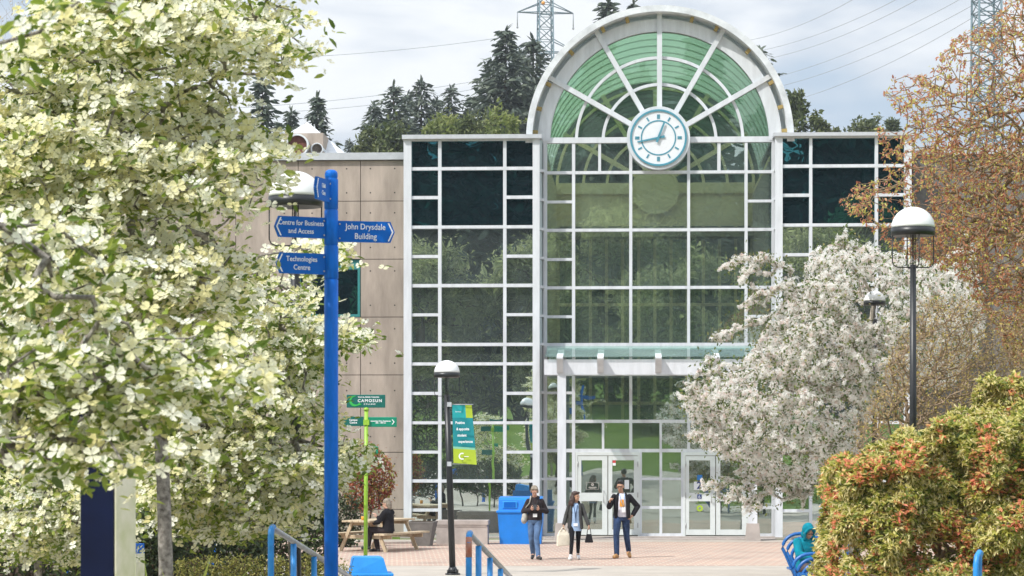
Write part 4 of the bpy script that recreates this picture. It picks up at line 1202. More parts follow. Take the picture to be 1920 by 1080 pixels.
# light blue grit bin near the ramp
gb = P(690, 1080, 40.0)
g2 = thing('storage_bin', 'light blue plastic bin with raised lid behind the green post', 'bin', (gb.x, 40.0, 0.006), rad(6))
zr_ = EYE-(1074-HY)/F*40; zt2 = EYE-(1044-HY)/F*40
mb = MB(); tapered(mb, 0, .58, .70, -.25, .25, 0, zr_-.05, .04); mb.box(-.40, .40, -.34, .34, zr_-.05, zr_, bev=.015); mb.build('bin_body', M['blue_bin2'], g2)
mb = MB(); mb.prism([(-.31, -.30, zr_), (-.26, -.26, zt2-.02), (-.23, -.24, zt2), (.20, -.24, zt2), (.24, -.26, zt2-.02), (.31, -.30, zr_)], (0, .52, 0)); mb.build('lid', M['blue_bin2'], g2)

# concrete planters
pl = P(867, 1021, 63.0)
pt_ = thing('planter', 'pale rectangular concrete planter with moulded rim at the glass wall', 'planter', (pl.x, 63.4, 0.01), rad(-3))
mb = MB(); mb.box(-.66, .66, -.3, .3, 0, .46); mb.box(-.64, .64, -.315, .315, .46, .50); mb.box(-.68, .68, -.33, -.26, .50, .62, bev=.012); mb.box(-.68, .68, .26, .33, .50, .62, bev=.012); mb.box(-.68, -.61, -.26, .26, .503, .617); mb.box(.61, .68, -.26, .26, .503, .617)
mb.build('planter_box', M['conc_grey'], pt_)
mb = MB(); mb.box(-.61, .61, -.26, .26, .50, .55); mb.build('soil', M['soil'], pt_)
pl = P(797, 1022, 62.6)
pt_ = thing('planter', 'dark wedge shaped concrete planter next to the picnic table', 'planter', (pl.x-.06, 62.4, 0.01), rad(-8))
mb = MB(); tapered(mb, 0, .44, .66, -.24, .24, 0, .58, .10); tapered(mb, 0, .68, .68, -.345, .345, .58, .62, 0); mb.build('planter_box', M['conc_dark'], pt_)
mb = MB(); mb.box(-.28, .28, -.28, .28, .60, .625); mb.build('soil', M['soil'], pt_)

# picnic table
pa = Vector((P(668, 0, 58.7).x, 58.7)); pb = Vector((P(752, 0, 60.7).x, 60.7))
mid = (pa+pb)/2; dv = (pb-pa); Lt = 2.3
pic = thing('picnic_table', 'weathered wooden picnic table by the concrete wall', 'picnic table', (mid.x, mid.y, .01), math.atan2(dv.y, dv.x))
def planks(name, y0, w_, n, z, t=.045, ln=Lt):
    mb = MB(); g_ = .012; pw = (w_-g_*(n-1))/n
    for k in range(n): a = y0+k*(pw+g_); mb.box(-ln/2, ln/2, a, a+pw, z-t, z, bev=.004)
    return mb.build(name, M['wood'], pic)
planks('table_top', -.38, .76, 5, .76); planks('seat', -.78, .28, 2, .45); planks('seat', .50, .28, 2, .45)
for x in (-.78, .78):
    mb = MB()
    for s_ in (-1, 1):
        mb.prism([(x-.022, s_*.26, .71), (x-.022, s_*.34, .71), (x-.022, s_*.68, 0), (x-.022, s_*.58, 0)], (.044, 0, 0))
    mb.box(x+.024, x+.066, -.76, .76, .31, .40); mb.box(x+.024, x+.066, -.36, .36, .63, .714)
    mb.build('trestle', M['wood'], pic)
mb = MB()
for s_ in (-1, 1): mb.prism([(s_*.70, -.04, .36), (s_*.64, -.04, .36), (s_*.12, -.04, .712), (s_*.20, -.04, .712)], (0, .08, 0))
mb.box(-.05, .05, -.36, .36, .665, .713); mb.build('brace', M['wood'], pic)
def on_table(x, y, z): return pic.matrix_basis @ Vector((x, y, z))
cp = on_table(-.88, -.05, .75)
cup = thing('cup', 'small orange paper cup on the picnic table', 'cup', cp)
mb = MB(); mb.lathe([(.035, 0), (.045, .10), (.041, .10), (.032, .012)], 16); mb.build('cup_body', M['orange'], cup)

# blue slatted bench at right
def bench(px, py, Y, label, n=4):
    p = P(px, py, Y)
    root = thing('bench', label, 'bench', (p.x, Y, .006), 0, 'blue curved bar benches')
    zt_ = p.z
    for k in range(n):
        o = .075*k; mb = MB(); pts = []
        top = zt_-.075*k
        pts.append((.36+o*.3, -.14-.06*k, .03)); pts.append((.24+o*.6, -.10-.06*k, .22)); pts.append((.05+o, -.02-.05*k, top-.36))
        for a in np.linspace(180, 90, 7):
            pts.append((.30+o+.30*math.cos(rad(a)), -.02-.04*k, top-.26+.26*math.sin(rad(a))))
        pts.append((.95+o, .0-.04*k, top+.01))
        mb.tube(pts, .030, 8); mb.build('bent_bar', M['blue_bench'], root)
    mb = MB(); mb.box(.10, 1.1, -.30, .25, .40, .44, bev=.01); mb.build('seat', M['blue_bench'], root)
    mb = MB(); mb.tube([(1.0, -.2, 0), (1.0, -.2, .42)], .025, 8); mb.tube([(1.0, .2, 0), (1.0, .2, .42)], .025, 8); mb.build('leg', M['blue_bench'], root)
bench(1467, 1001, 43.2, 'blue curved bar bench holding the hooded person', 4)
bench(1486, 1039, 41.4, 'nearer blue curved bar bench half under the orange shrub', 3)

# information boards on the left
def board(px_l, px_m, px_r, top_py, Y, label, face, side, panel=True, turn=24):
    w1 = (px_m-px_l)/F*Y; 
    a = rad(turn)
    c = P(px_m, top_py, Y)
    root = thing('information_board', label, 'sign', (c.x, Y, ground_z(c.x, Y)), 0)
    H = c.z-root.location.z
    # navy end panel faces the viewer, the poster face runs away to the right
    wd = (px_r-px_m)/F*Y; dep = wd/math.sin(a)
    d = Vector((math.sin(a), math.cos(a), 0))*dep; e = Vector((-w1, .02, 0))
    mb = MB(); mb.prism([(0, 0, 0), tuple(d), tuple(d+e), tuple(e)], (0, 0, H)); mb.build('post_body', M[face], root)
    nrm = Vector((math.cos(a), -math.sin(a), 0))
    mb = MB(); q = [d*.04+nrm*.012, d*.96+nrm*.012]
    mb.prism([tuple(d*.05), tuple(d*.93), tuple(d*.93+nrm*.014), tuple(d*.05+nrm*.014)], (0, 0, H-.12)); mb.build('poster_panel', M[side], root)
    return root
board(150, 212, 243, 738, 15.0, 'tall navy information board with pale weathered poster side under the dogwood', 'navy', 'pale_panel')
board(389, 404, 414, 955, 40.0, 'bright blue notice pillar with pale side behind the dogwood trunk', 'blue', 'pale_panel')
board(243, 252, 266, 1020, 30.0, 'low blue notice post just right of the navy board', 'blue_sign', 'pale_panel')
board(119, 130, 132, 1040, 34.0, 'thin blue post left of the navy board', 'blue_sign', 'pale_panel')
lt = P(425, 1030, 47.0)
rt = thing('litter_bin', 'small tan concrete litter bin below the dogwood, behind the hedge', 'bin', (lt.x, 47, .12))
mb = MB(); zz = EYE-(1012-HY)/F*47-.12
mb.lathe([(.15, 0), (.17, .05), (.16, zz*.75), (.12, zz*.9), (.05, zz)], 16); mb.build('bin_body', M['conc_grey'], rt)
mb = MB(); mb.lathe([(.17, zz*.72), (.172, zz*.76)], 16); mb.build('rim', M['conc_dark'], rt)

# ------------------------------------------------------------------ people
def capsule(mb, p0, p1, r0, r1, seg=12):
    mb.tube([p0, p1], [r0, r1], seg); mb.sphere(p0, r0, seg=seg, rings=8); mb.sphere(p1, r1, seg=seg, rings=8)
def chain(mb, pts, rs):
    for i in range(len(pts)-1): capsule(mb, pts[i], pts[i+1], rs[i], rs[i+1])
def loft(mb, rings, seg=20):
    vs = []
    for (x, y, z, rx, ry) in rings:
        for k in range(seg):
            a = 2*math.pi*k/seg; vs.append((x+rx*math.cos(a), y+ry*math.sin(a), z))
    n = len(rings); fs = []
    for i in range(n-1):
        for k in range(seg): fs.append((i*seg+k, i*seg+(k+1) % seg, (i+1)*seg+(k+1) % seg, (i+1)*seg+k))
    fs.append(tuple(range(seg))[::-1]); fs.append(tuple(range((n-1)*seg, n*seg)))
    mb.add(vs, fs, 0, True)
def blob(name, mb, mat, parent, voxel=.008, smooth_it=4, label=None, scale=1.0, shift=(0, 0, 0)):
    """fuse overlapping volumes into one continuous skin"""
    o = mb.build(name, mat, None, fix=False)
    r = o.modifiers.new('fuse', 'REMESH'); r.mode = 'VOXEL'; r.voxel_size = voxel; r.use_smooth_shade = True
    if smooth_it:
        s = o.modifiers.new('soft', 'SMOOTH'); s.iterations = smooth_it; s.factor = .5
    bpy.context.view_layer.update()
    me = bpy.data.meshes.new_from_object(o.evaluated_get(bpy.context.evaluated_depsgraph_get()))
    bpy.data.objects.remove(o)
    me.transform(Matrix.Diagonal((scale, scale, scale, 1)))
    me.polygons.foreach_set('use_smooth', [True]*len(me.polygons))
    me.materials.clear(); me.materials.append(mat)
    o = bpy.data.objects.new(name, me); COL.objects.link(o); o.parent = parent
    if label: o['label'] = label
    return o
V = Vector
def hand(mb, wrist, d, palm_n, curl=.5, side=1):
    """palm, four unequal bent fingers, thumb from the side of the palm"""
    w_ = V(wrist); d = V(d).normalized(); nrm = V(palm_n); nrm = (nrm-d*nrm.dot(d)).normalized(); lat = d.cross(nrm)*side
    capsule(mb, w_-d*.02, w_+d*.02, .026, .024)
    for k in (-1, 0, 1): capsule(mb, w_+d*.02+lat*(.018*k), w_+d*.085+lat*(.024*k), .017, .014, 8)
    for k, ln in enumerate((.066, .076, .072, .056)):
        p = w_+d*.088+lat*(-.030+.020*k)
        a1 = curl*.6; p1 = p+(d*math.cos(a1)+nrm*math.sin(a1))*ln*.5
        a2 = curl*1.5; p2 = p1+(d*math.cos(a2)+nrm*math.sin(a2))*ln*.5
        chain(mb, [p, p1, p2], [.0095, .009, .0075])
    t0 = w_+d*.03-lat*.030; t1 = t0-lat*.026+d*.030+nrm*.012; t2 = t1+d*.030+nrm*.016*(1+curl)-lat*.002
    chain(mb, [t0, t1, t2], [.013, .011, .0085])

def person(label, loc, H, rz, J, skin, yaw=0, pitch=0, group=None, headshape=1.0):
    """J: joint dict in a 1.75 m frame, facing -Y"""
    s = H/1.75
    root = thing('person', label, 'person', loc, rz, group)
    hc = V(J['head'])
    Rm = Matrix.Rotation(rad(yaw), 3, 'Z') @ Matrix.Rotation(rad(pitch), 3, 'X')
    def hd(x, y, z): return hc + Rm @ V((x, y, z))
    mb = MB()
    def ell(c, rx, ry, rz2):
        m_ = MB(); m_.sphere((0, 0, 0), rx, ry, rz2, 16, 10)
        mb.add([hd(*(V(c)+V(v))) for v in m_.v], m_.f, 0, True)
    ell((0, .012, .03), .074, .092, .092); ell((0, -.028, -.055), .054, .062, .062); ell((0, -.045, -.092), .030, .034, .026)
    ell((0, -.098, -.018), .012, .018, .026); ell((0, -.105, -.030), .016, .013, .010)
    for e in (-1, 1): ell((e*.076, .012, -.012), .011, .020, .030); ell((e*.034, -.076, -.022), .020, .018, .016); ell((e*.030, -.083, .026), .026, .012, .010)
    ell((0, -.086, -.062), .026, .012, .014)
    capsule(mb, V(J['neck'])+V((0, .01, -.06)), hc+V((0, .015, -.05)), .056, .050)
    # the body inside the clothes is one surface with head and hands
    loft(mb, [(J['pelvis'][0], J['pelvis'][1], J['pelvis'][2]-.06, .12, .09), (J['pelvis'][0], J['pelvis'][1], J['pelvis'][2]+.06, .13, .09), *[(x, y, z, a*.85, b*.8) for x, y, z, a, b in J['torso']]])
    for sd in ('r', 'l'):
        sg = -1 if sd == 'r' else 1
        chain(mb, [J['sh_'+sd], J['el_'+sd], J['wr_'+sd]], [.045, .036, .026])
        chain(mb, [J['hip_'+sd], J['kn_'+sd], J['an_'+sd]], [.07, .048, .036])
        capsule(mb, J['an_'+sd], J['toe_'+sd], .036, .028)
        d = V(J['hd_'+sd]) if 'hd_'+sd in J else V(J['wr_'+sd])-V(J['el_'+sd])
        hand(mb, J['wr_'+sd], d, J.get('pn_'+sd, (0, -1, 0)), J.get('curl_'+sd, .6), J.get('hs_'+sd, sg))
    body = blob('body', mb, skin, root, .0065, 2, scale=s)
    for e in (-1, 1):
        m_ = MB(); c = hd(e*.032, -.087, .004); m_.sphere(c*s, .011*s, .008*s, .007*s, 8, 6); m_.build('eye', M['eye'], body)
    m_ = MB(); m_.sphere(hd(0, -.0955, -.063)*s, .021*s, .007*s, .006*s, 10, 6); m_.build('mouth', M['lips'], body)
    return root, body, s, hd, Rm

def stand(**kw):
    J = dict(head=(0, -.02, 1.635), neck=(0, 0, 1.47), pelvis=(0, 0, .95),
             torso=[(0, 0, 1.08, .140, .10), (0, -.005, 1.25, .165, .115), (0, .0, 1.38, .17, .105), (0, .005, 1.45, .09, .07)],
             sh_r=(-.155, .015, 1.385), sh_l=(.155, .015, 1.385), el_r=(-.23, .03, 1.14), el_l=(.23, .03, 1.14), wr_r=(-.24, -.05, .90), wr_l=(.24, -.05, .90),
             hip_r=(-.09, 0, .92), hip_l=(.09, 0, .92), kn_r=(-.095, -.03, .50), kn_l=(.095, -.03, .50), an_r=(-.09, .03, .09), an_l=(.09, .03, .09),
             toe_r=(-.11, -.12, .035), toe_l=(.11, -.12, .035))
    J.update(kw); return J
def trousers(J, root, s, mat, r=(.088, .066, .052), waist=(.150, .115), label=None, top=1.0):
    mb = MB(); p = J['pelvis']
    loft(mb, [(p[0], p[1], p[2]-.10, waist[0]*.86, waist[1]*.9), (p[0], p[1], p[2]-.03, waist[0]*1.08, waist[1]*1.1), (p[0], p[1], p[2]+.05, waist[0], waist[1]), (p[0], p[1], p[2]+.10, waist[0]*.95, waist[1]*.95)])
    for sd in ('r', 'l'):
        h, k, a = V(J['hip_'+sd]), V(J['kn_'+sd]), V(J['an_'+sd])+V((0, 0, .015))
        chain(mb, [h, (h*.5+k*.5), k, (k*.55+a*.45), a], [r[0], r[0]*.92, r[1], r[1]*.96, r[2]])
    return blob('trousers', mb, mat, root, .008, 3, label, s)
def shoes(J, root, s, mat, boot=0.0, wdt=.046):
    for sd in ('r', 'l'):
        mb = MB(); a = V(J['an_'+sd]); t = V(J['toe_'+sd]); dd = (t-a); dd.z = 0
        f = dd.normalized()
        heel = a+V((0, 0, -.045))-f*.03
        chain(mb, [heel, a*.4+t*.6+V((0, 0, -.008)), t+f*.045], [wdt*.95, wdt, wdt*.82])
        capsule(mb, a+V((0, 0, -.03)), a+V((0, 0, .03+boot)), wdt*.98, wdt*.98)
        # flat sole: squash what is below the ground line
        zmin = min(heel.z, t.z)-.036
        mb.v = [(x, y, max(z, zmin)) for x, y, z in mb.v]
        blob('shoe', mb, mat, root, .007, 2, None, s)
def sleeves(mb, J, r=(.068, .056, .046)):
    for sd in ('r', 'l'):
        a, e, w_ = V(J['sh_'+sd]), V(J['el_'+sd]), V(J['wr_'+sd])
        chain(mb, [a, (a+e)/2, e, w_-(w_-e).normalized()*.02], [r[0], r[0]*.95, r[1], r[2]])
def box_obj(name, mat, parent, c, sx, sy, sz, bev=.004):
    mb = MB(); mb.box(c[0]-sx/2, c[0]+sx/2, c[1]-sy/2, c[1]+sy/2, c[2]-sz/2, c[2]+sz/2, bev=bev); return mb.build(name, mat, parent)
def at_local(root, p):
    bpy.context.view_layer.update(); return root.matrix_world @ V(p)
GRP = 'people walking across the plaza'

# --- woman with phone
f1 = P(1003, 1051, 55.1)
J = stand(pelvis=(-.01, .0, .95), el_r=(-.27, .04, 1.14), el_l=(.27, .04, 1.14), wr_r=(-.095, -.20, 1.185), wr_l=(.095, -.20, 1.185), hd_r=(.75, -.5, .45), hd_l=(-.75, -.5, .45), pn_r=(.3, .5, .6), pn_l=(-.3, .5, .6), curl_r=1.0, curl_l=1.0,
          hip_r=(-.085, .01, .92), hip_l=(.085, -.01, .91), kn_r=(-.085, .02, .49), kn_l=(.035, -.16, .53), an_r=(-.045, .20, .13), an_l=(.075, -.22, .09), toe_r=(-.06, .09, .035), toe_l=(.12, -.37, .045), head=(-.01, -.055, 1.615))
root, body, s, hd, Rm = person('person with short greying hair, dark hoodie and blue jeans looking at a phone', (f1.x, 55.1, .012), 1.655, 0, J, M['skin'], pitch=28, group=GRP)
mb = MB(); loft(mb, [(0, 0, .93, .172, .130), (0, 0, .98, .178, .135), (0, 0, 1.10, .170, .128), (0, -.01, 1.26, .172, .138), (0, 0, 1.36, .162, .118), (0, .005, 1.44, .105, .085), (0, .005, 1.49, .072, .065)]); sleeves(mb, J, (.064, .064, .048))
chain(mb, [(-.09, .06, 1.47), (0, .10, 1.49), (.09, .06, 1.47), (.05, -.05, 1.44), (0, -.085, 1.40)], [.035, .045, .035, .022, .02])
blob('hoodie', mb, M['hoodie'], root, .008, 3, None, s)
trousers(J, root, s, M['jeans'], (.092, .068, .056)); shoes(J, root, s, M['black_shoe'])
mb = MB()
for c, r in (((0, .03, .055), (.086, .10, .088)), ((0, .06, .0), (.082, .072, .09)), ((-.045, -.03, .095), (.045, .05, .030)), ((.035, -.035, .098), (.05, .05, .028))):
    m_ = MB(); m_.sphere((0, 0, 0), *r); mb.add([hd(*(V(c)+V(v))) for v in m_.v], m_.f, 0, True)
for e in (-1, 1):
    m_ = MB(); m_.sphere((0, 0, 0), .02, .035, .055); mb.add([hd(*(V((e*.078, .005, .005))+V(v))) for v in m_.v], m_.f, 0, True)
blob('hair', mb, M['hair_grey'], root, .007, 2, None, s)
box_obj('name_badge', M['paper'], root, (V((.0, -.155, 1.05)))*s, .10*s, .006, .08*s, .002)
mb = MB(); mb.tube([V((-.06, -.11, 1.42))*s, V((-.03, -.150, 1.25))*s, V((0, -.156, 1.09))*s, V((.03, -.150, 1.25))*s, V((.06, -.11, 1.42))*s], .005, 6); mb.build('lanyard', M['black'], root)
w1 = root
p = at_local(w1, V((0, -.275, 1.245))*s)
ph = thing('phone', 'dark phone in both hands of the person in blue jeans', 'phone', p); mb = MB(); mb.box(-.037, .037, -.005, .005, -.065, .075, bev=.004)
o = mb.build('phone_case', M['black'], ph); o.rotation_euler = (rad(-40), 0, 0)
p = at_local(w1, V((-.235, .06, 1.0))*s)
bag = thing('shoulder_bag', 'pale grey shoulder bag on the strap of the person in blue jeans', 'bag', p)
mb = MB(); mb.sphere((0, 0, 0), .075, .13, .13, 16, 10); mb.sphere((-.02, 0, -.06), .07, .14, .09, 16, 8); blob('bag_body', mb, M['bag_grey'], bag, .009, 4)
mb = MB(); mb.tube([(-.02, .02, .08), (.02, -.08, .22), (.10, -.165, .32), (.125, -.15, .44), (.13, -.02, .475), (.10, .12, .40), (.03, .10, .1)], [.014]*7, 8); mb.build('strap', M['bag_grey'], bag)

# --- woman with tote and handbag
f2 = P(1079, 1052, 55.0)
J = stand(el_r=(-.235, .06, 1.13), el_l=(.245, -.02, 1.13), wr_r=(-.30, -.03, .90), wr_l=(.33, -.10, .89), curl_r=1.3, curl_l=1.3, pn_r=(1, 0, 0), pn_l=(-1, 0, 0),
          hip_r=(-.09, -.01, .91), hip_l=(.085, .01, .92), kn_r=(-.095, -.15, .53), kn_l=(.07, .03, .49), an_r=(-.125, -.20, .09), an_l=(.07, .19, .14), toe_r=(-.15, -.35, .04), toe_l=(.085, .07, .035), head=(.01, -.035, 1.615))
root, body, s, hd, Rm = person('person with long dark wavy hair, charcoal jacket and light blue shirt, head turned', (f2.x, 55.0, .012), 1.53, 0, J, M['skin2'], yaw=48, group=GRP)
mb = MB(); loft(mb, [(0, -.005, .735, .165, .125), (0, -.005, .85, .168, .13), (0, -.01, 1.0, .150, .128), (0, -.025, 1.25, .135, .122), (0, -.02, 1.40, .11, .095), (0, .0, 1.46, .06, .055)]); blob('shirt', mb, M['shirt_blue'], root, .008, 3, None, s)
mb = MB()
loft(mb, [(0, .03, .80, .205, .125), (0, .03, .84, .208, .13), (0, .03, 1.0, .190, .122), (0, .025, 1.25, .172, .122), (0, .02, 1.36, .165, .105), (0, .02, 1.44, .105, .075)])
for e in (-1, 1): chain(mb, [(e*.11, -.07, 1.40), (e*.115, -.105, 1.25), (e*.13, -.095, 1.0), (e*.155, -.085, .82)], [.035, .038, .04, .04])
sleeves(mb, J, (.062, .058, .048)); blob('jacket', mb, M['jacket_grey'], root, .008, 3, None, s)
mb = MB(); chain(mb, [(-.10, -.05, 1.41), (-.08, .05, 1.47), (0, .085, 1.49), (.08, .05, 1.47), (.10, -.05, 1.41)], [.042, .045, .045, .045, .042]); blob('fur_collar', mb, M['leggings'], root, .008, 1, None, s)
trousers(J, root, s, M['leggings'], (.082, .056, .042)); shoes(J, root, s, M['white_shoe'], wdt=.048)
mb = MB()
for c, r in (((0, .03, .06), (.090, .105, .09)), ((0, .075, -.03), (.11, .085, .13)), ((-.085, .045, -.08), (.055, .075, .13)), ((.08, .055, -.09), (.05, .07, .12)), ((-.02, .095, -.17), (.15, .08, .10)), ((-.12, .04, -.17), (.055, .065, .08)), ((.11, .05, -.18), (.05, .065, .08)), ((-.14, .05, -.10), (.035, .05, .05)), ((.05, .12, -.10), (.07, .06, .09)), ((-.035, -.045, .10), (.045, .05, .03)), ((.035, -.045, .10), (.045, .05, .03))):
    m_ = MB(); m_.sphere((0, 0, 0), *r); mb.add([hd(*(V(c)+V(v))) for v in m_.v], m_.f, 0, True)
blob('hair', mb, M['hair_dark'], root, .007, 1, None, s)
box_obj('name_badge', M['paper'], root, V((.0, -.150, .90))*s, .11*s, .006, .075*s, .002)
mb = MB(); mb.tube([V((-.05, -.115, 1.40))*s, V((-.015, -.152, 1.2))*s, V((0, -.150, .95))*s, V((.015, -.152, 1.2))*s, V((.05, -.115, 1.40))*s], .008, 6); mb.build('lanyard', M['jeans_dark'], root)
w2 = root
p = at_local(w2, V((-.315, -.10, .80))*s)
tote = thing('tote_bag', 'cream canvas tote bag hanging from a hand of the long haired person', 'bag', p, rad(14))
mb = MB()
mb.add([(-.15, -.06, -.40), (.17, -.05, -.37), (.17, .06, -.37), (-.15, .06, -.40), (-.14, -.045, -.16), (.14, -.045, -.14), (.14, .045, -.14), (-.14, .045, -.16), (-.09, -.015, -.04), (.07, -.015, -.03), (.07, .015, -.03), (-.09, .015, -.04)],
       [(3,2,1,0),(0,1,5,4),(1,2,6,5),(2,3,7,6),(3,0,4,7),(4,5,9,8),(5,6,10,9),(6,7,11,10),(7,4,8,11),(8,9,10,11)])
o = mb.build('bag_body', M['canvas'], tote)
sb = o.modifiers.new('soft', 'BEVEL'); sb.width = .025; sb.segments = 3
mb = MB()
for y in (-.02, .02): mb.tube([(-.07, y, -.07), (-.03, y*.5, .015), (0, 0, .03), (.03, y*.5, .015), (.05, y, -.06)], .010, 6)
mb.build('handle', M['canvas'], tote)
p = at_local(w2, V((.345, -.06, .77))*s)
hb = thing('handbag', 'small black handbag in the other hand of the long haired person', 'bag', p, rad(-8))
mb = MB(); mb.prism([(-.05, -.05, -.10), (-.09, -.05, -.27), (-.08, -.05, -.29), (.08, -.05, -.29), (.09, -.05, -.27), (.05, -.05, -.10)], (0, .10, 0)); mb.build('bag_body', M['jacket_black'], hb)
mb = MB(); mb.tube([(-.045, 0, -.105), (-.03, 0, .01), (0, 0, .025), (.03, 0, .01), (.045, 0, -.105)], .009, 6); mb.build('handle', M['jacket_black'], hb)

# --- man
f3 = P(1166, 1048, 55.8)
J = stand(sh_r=(-.172, .015, 1.39), sh_l=(.172, .015, 1.39), el_r=(-.29, -.06, 1.17), wr_r=(-.285, -.28, 1.27), hd_r=(.1, -.45, .8), pn_r=(.8, -.3, 0), curl_r=1.7, el_l=(.36, .08, 1.17), wr_l=(.25, -.02, .98), hd_l=(-.5, -.3, -.7), curl_l=.5, pn_l=(-1, 0, 0),
          hip_r=(-.10, -.02, .92), hip_l=(.085, .02, .92), kn_r=(-.135, -.20, .53), kn_l=(.11, .04, .49), an_r=(-.125, -.22, .09), an_l=(.165, .24, .15), toe_r=(-.18, -.38, .045), toe_l=(.18, .11, .035), head=(-.035, -.03, 1.625))
root, body, s, hd, Rm = person('person with short black hair, glasses, black jacket and tan boots, one fist raised', (f3.x, 55.8, .012), 1.75, 0, J, M['skin2'], yaw=-12, pitch=6, group=GRP)
mb = MB(); loft(mb, [(0, -.01, .93, .150, .118), (0, -.01, 1.05, .142, .122), (0, -.02, 1.25, .142, .128), (0, -.015, 1.40, .12, .105), (0, .0, 1.47, .065, .06)]); tee = blob('shirt', mb, M['tee'], root, .008, 3, None, s)
mb = MB(); mb.box(-.055*s, .055*s, -.154*s, -.146*s, 1.17*s, 1.33*s, bev=.003); mb.build('print', M['orange'], tee)
mb = MB()
loft(mb, [(0, .03, .90, .200, .130), (0, .03, .95, .202, .135), (0, .03, 1.10, .188, .13), (0, .03, 1.28, .190, .135), (0, .025, 1.38, .178, .115), (0, .02, 1.46, .11, .085)])
for e in (-1, 1): chain(mb, [(e*.085, -.05, 1.46), (e*.115, -.105, 1.36), (e*.125, -.105, 1.2), (e*.14, -.10, .94)], [.028, .036, .038, .042])
sleeves(mb, J, (.068, .066, .054)); blob('jacket', mb, M['jacket_black'], root, .008, 3, None, s)
trousers(J, root, s, M['jeans_dark'], (.094, .070, .060)); shoes(J, root, s, M['tan_boot'], .05, .05)
mb = MB()
for c, r in (((0, .025, .068), (.082, .098, .078)), ((0, .06, .02), (.080, .066, .08)), ((0, -.018, .118), (.062, .068, .030))):
    m_ = MB(); m_.sphere((0, 0, 0), *r); mb.add([hd(*(V(c)+V(v))) for v in m_.v], m_.f, 0, True)
blob('hair', mb, M['hair_black'], root, .007, 2, None, s)
mb = MB()
for e in (-1, 1): mb.arc(0, 0, .021, .026, 0, 2*math.pi, -.004, .004, 16)
n2 = len(mb.v)//2
vs = [V(v)+V((-.032, -.103, .004)) for v in mb.v[:n2]]+[V(v)+V((.032, -.103, .004)) for v in mb.v[n2:]]
mb.v = [tuple(hd(*v)*s) for v in vs]
mb.tube([hd(-.01, -.104, .006)*s, hd(.01, -.104, .006)*s], .003, 6); mb.build('glasses', M['black'], root)
box_obj('name_badge', M['paper'], root, V((.03, -.158, 1.10))*s, .085*s, .006, .12*s, .002)
mb = MB(); mb.tube([V((-.06, -.105, 1.46))*s, V((-.03, -.155, 1.32))*s, V((.03, -.160, 1.15))*s, V((.05, -.150, 1.32))*s, V((.06, -.10, 1.46))*s], .009, 6); mb.build('lanyard', M['shirt_blue'], root)

# --- seated people
def sit(**kw):
    J = dict(head=(0, -.06, 1.20), neck=(0, -.02, 1.05), pelvis=(0, 0, .55), torso=[(0, 0, .68, .145, .11), (0, -.01, .85, .165, .118), (0, -.01, .97, .168, .105), (0, -.015, 1.03, .09, .07)],
             sh_r=(-.18, -.01, .98), sh_l=(.18, -.01, .98), el_r=(-.23, -.16, .76), el_l=(.23, -.16, .76), wr_r=(-.09, -.36, .72), wr_l=(.09, -.36, .72), hd_r=(.4, -.6, .15), hd_l=(-.4, -.6, .15),
             hip_r=(-.09, -.03, .53), hip_l=(.09, -.03, .53), kn_r=(-.11, -.45, .52), kn_l=(.11, -.45, .52), an_r=(-.10, -.46, .10), an_l=(.10, -.46, .10), toe_r=(-.11, -.62, .035), toe_l=(.11, -.62, .035))
    J.update(kw); return J
sp3 = pic.matrix_basis @ V((-.72, -.66, 0))
J = sit(el_r=(-.22, -.20, .80), wr_r=(-.12, -.38, .86), hd_r=(.2, -.5, .8), kn_l=(.11, -.46, .56), an_l=(.08, -.52, .16), toe_l=(.06, -.66, .10), an_r=(-.1, -.36, .09), toe_r=(-.1, -.52, .035))
root, body, s, hd, Rm = person('person in dark clothes sitting on the picnic table bench, back half turned', (sp3.x, sp3.y, .0), 1.70, pic.rotation_euler.z + math.pi, J, M['skin'], pitch=18)
mb = MB(); loft(mb, [(0, .0, .52, .185, .15), (0, 0, .60, .175, .14), (0, 0, .72, .165, .13), (0, -.01, .87, .18, .135), (0, -.01, .98, .18, .115), (0, -.015, 1.05, .11, .085), (0, -.02, 1.09, .07, .065)]); sleeves(mb, J, (.078, .066, .05)); blob('jacket', mb, M['jacket_black'], root, .009, 3, None, s)
trousers(J, root, s, M['hoodie'], (.095, .075, .06)); shoes(J, root, s, M['black_shoe'])
mb = MB()
for c, r in (((0, .03, .045), (.090, .10, .09)), ((0, .065, -.03), (.085, .07, .11)), ((0, .07, -.10), (.07, .05, .08))):
    m_ = MB(); m_.sphere((0, 0, 0), *r); mb.add([hd(*(V(c)+V(v))) for v in m_.v], m_.f, 0, True)
blob('hair', mb, M['hair_grey'], root, .008, 2, None, s)
hp3 = P(1511, 1000, 42.7)
J = sit(head=(0, -.10, 1.165), pelvis=(0, 0, .53))
root, body, s, hd, Rm = person('person in a teal hooded top sitting on the blue bench looking at a phone', (hp3.x, 42.75, -.02), 1.66, rad(24), J, M['skin2'], pitch=26)
mb = MB(); loft(mb, [(0, .0, .50, .19, .15), (0, 0, .60, .19, .15), (0, 0, .72, .18, .14), (0, -.01, .87, .19, .14), (0, -.01, .98, .185, .12), (0, -.02, 1.06, .11, .09)]); sleeves(mb, J, (.085, .074, .055)); blob('hoodie', mb, M['teal_hood'], root, .009, 3, None, s)
mb = MB()
for c, r in (((0, .04, .045), (.108, .115, .115)), ((0, .06, -.06), (.10, .085, .12)), ((0, .03, .10), (.08, .10, .07))):
    m_ = MB(); m_.sphere((0, 0, 0), *r); mb.add([hd(*(V(c)+V(v))) for v in m_.v], m_.f, 0, True)
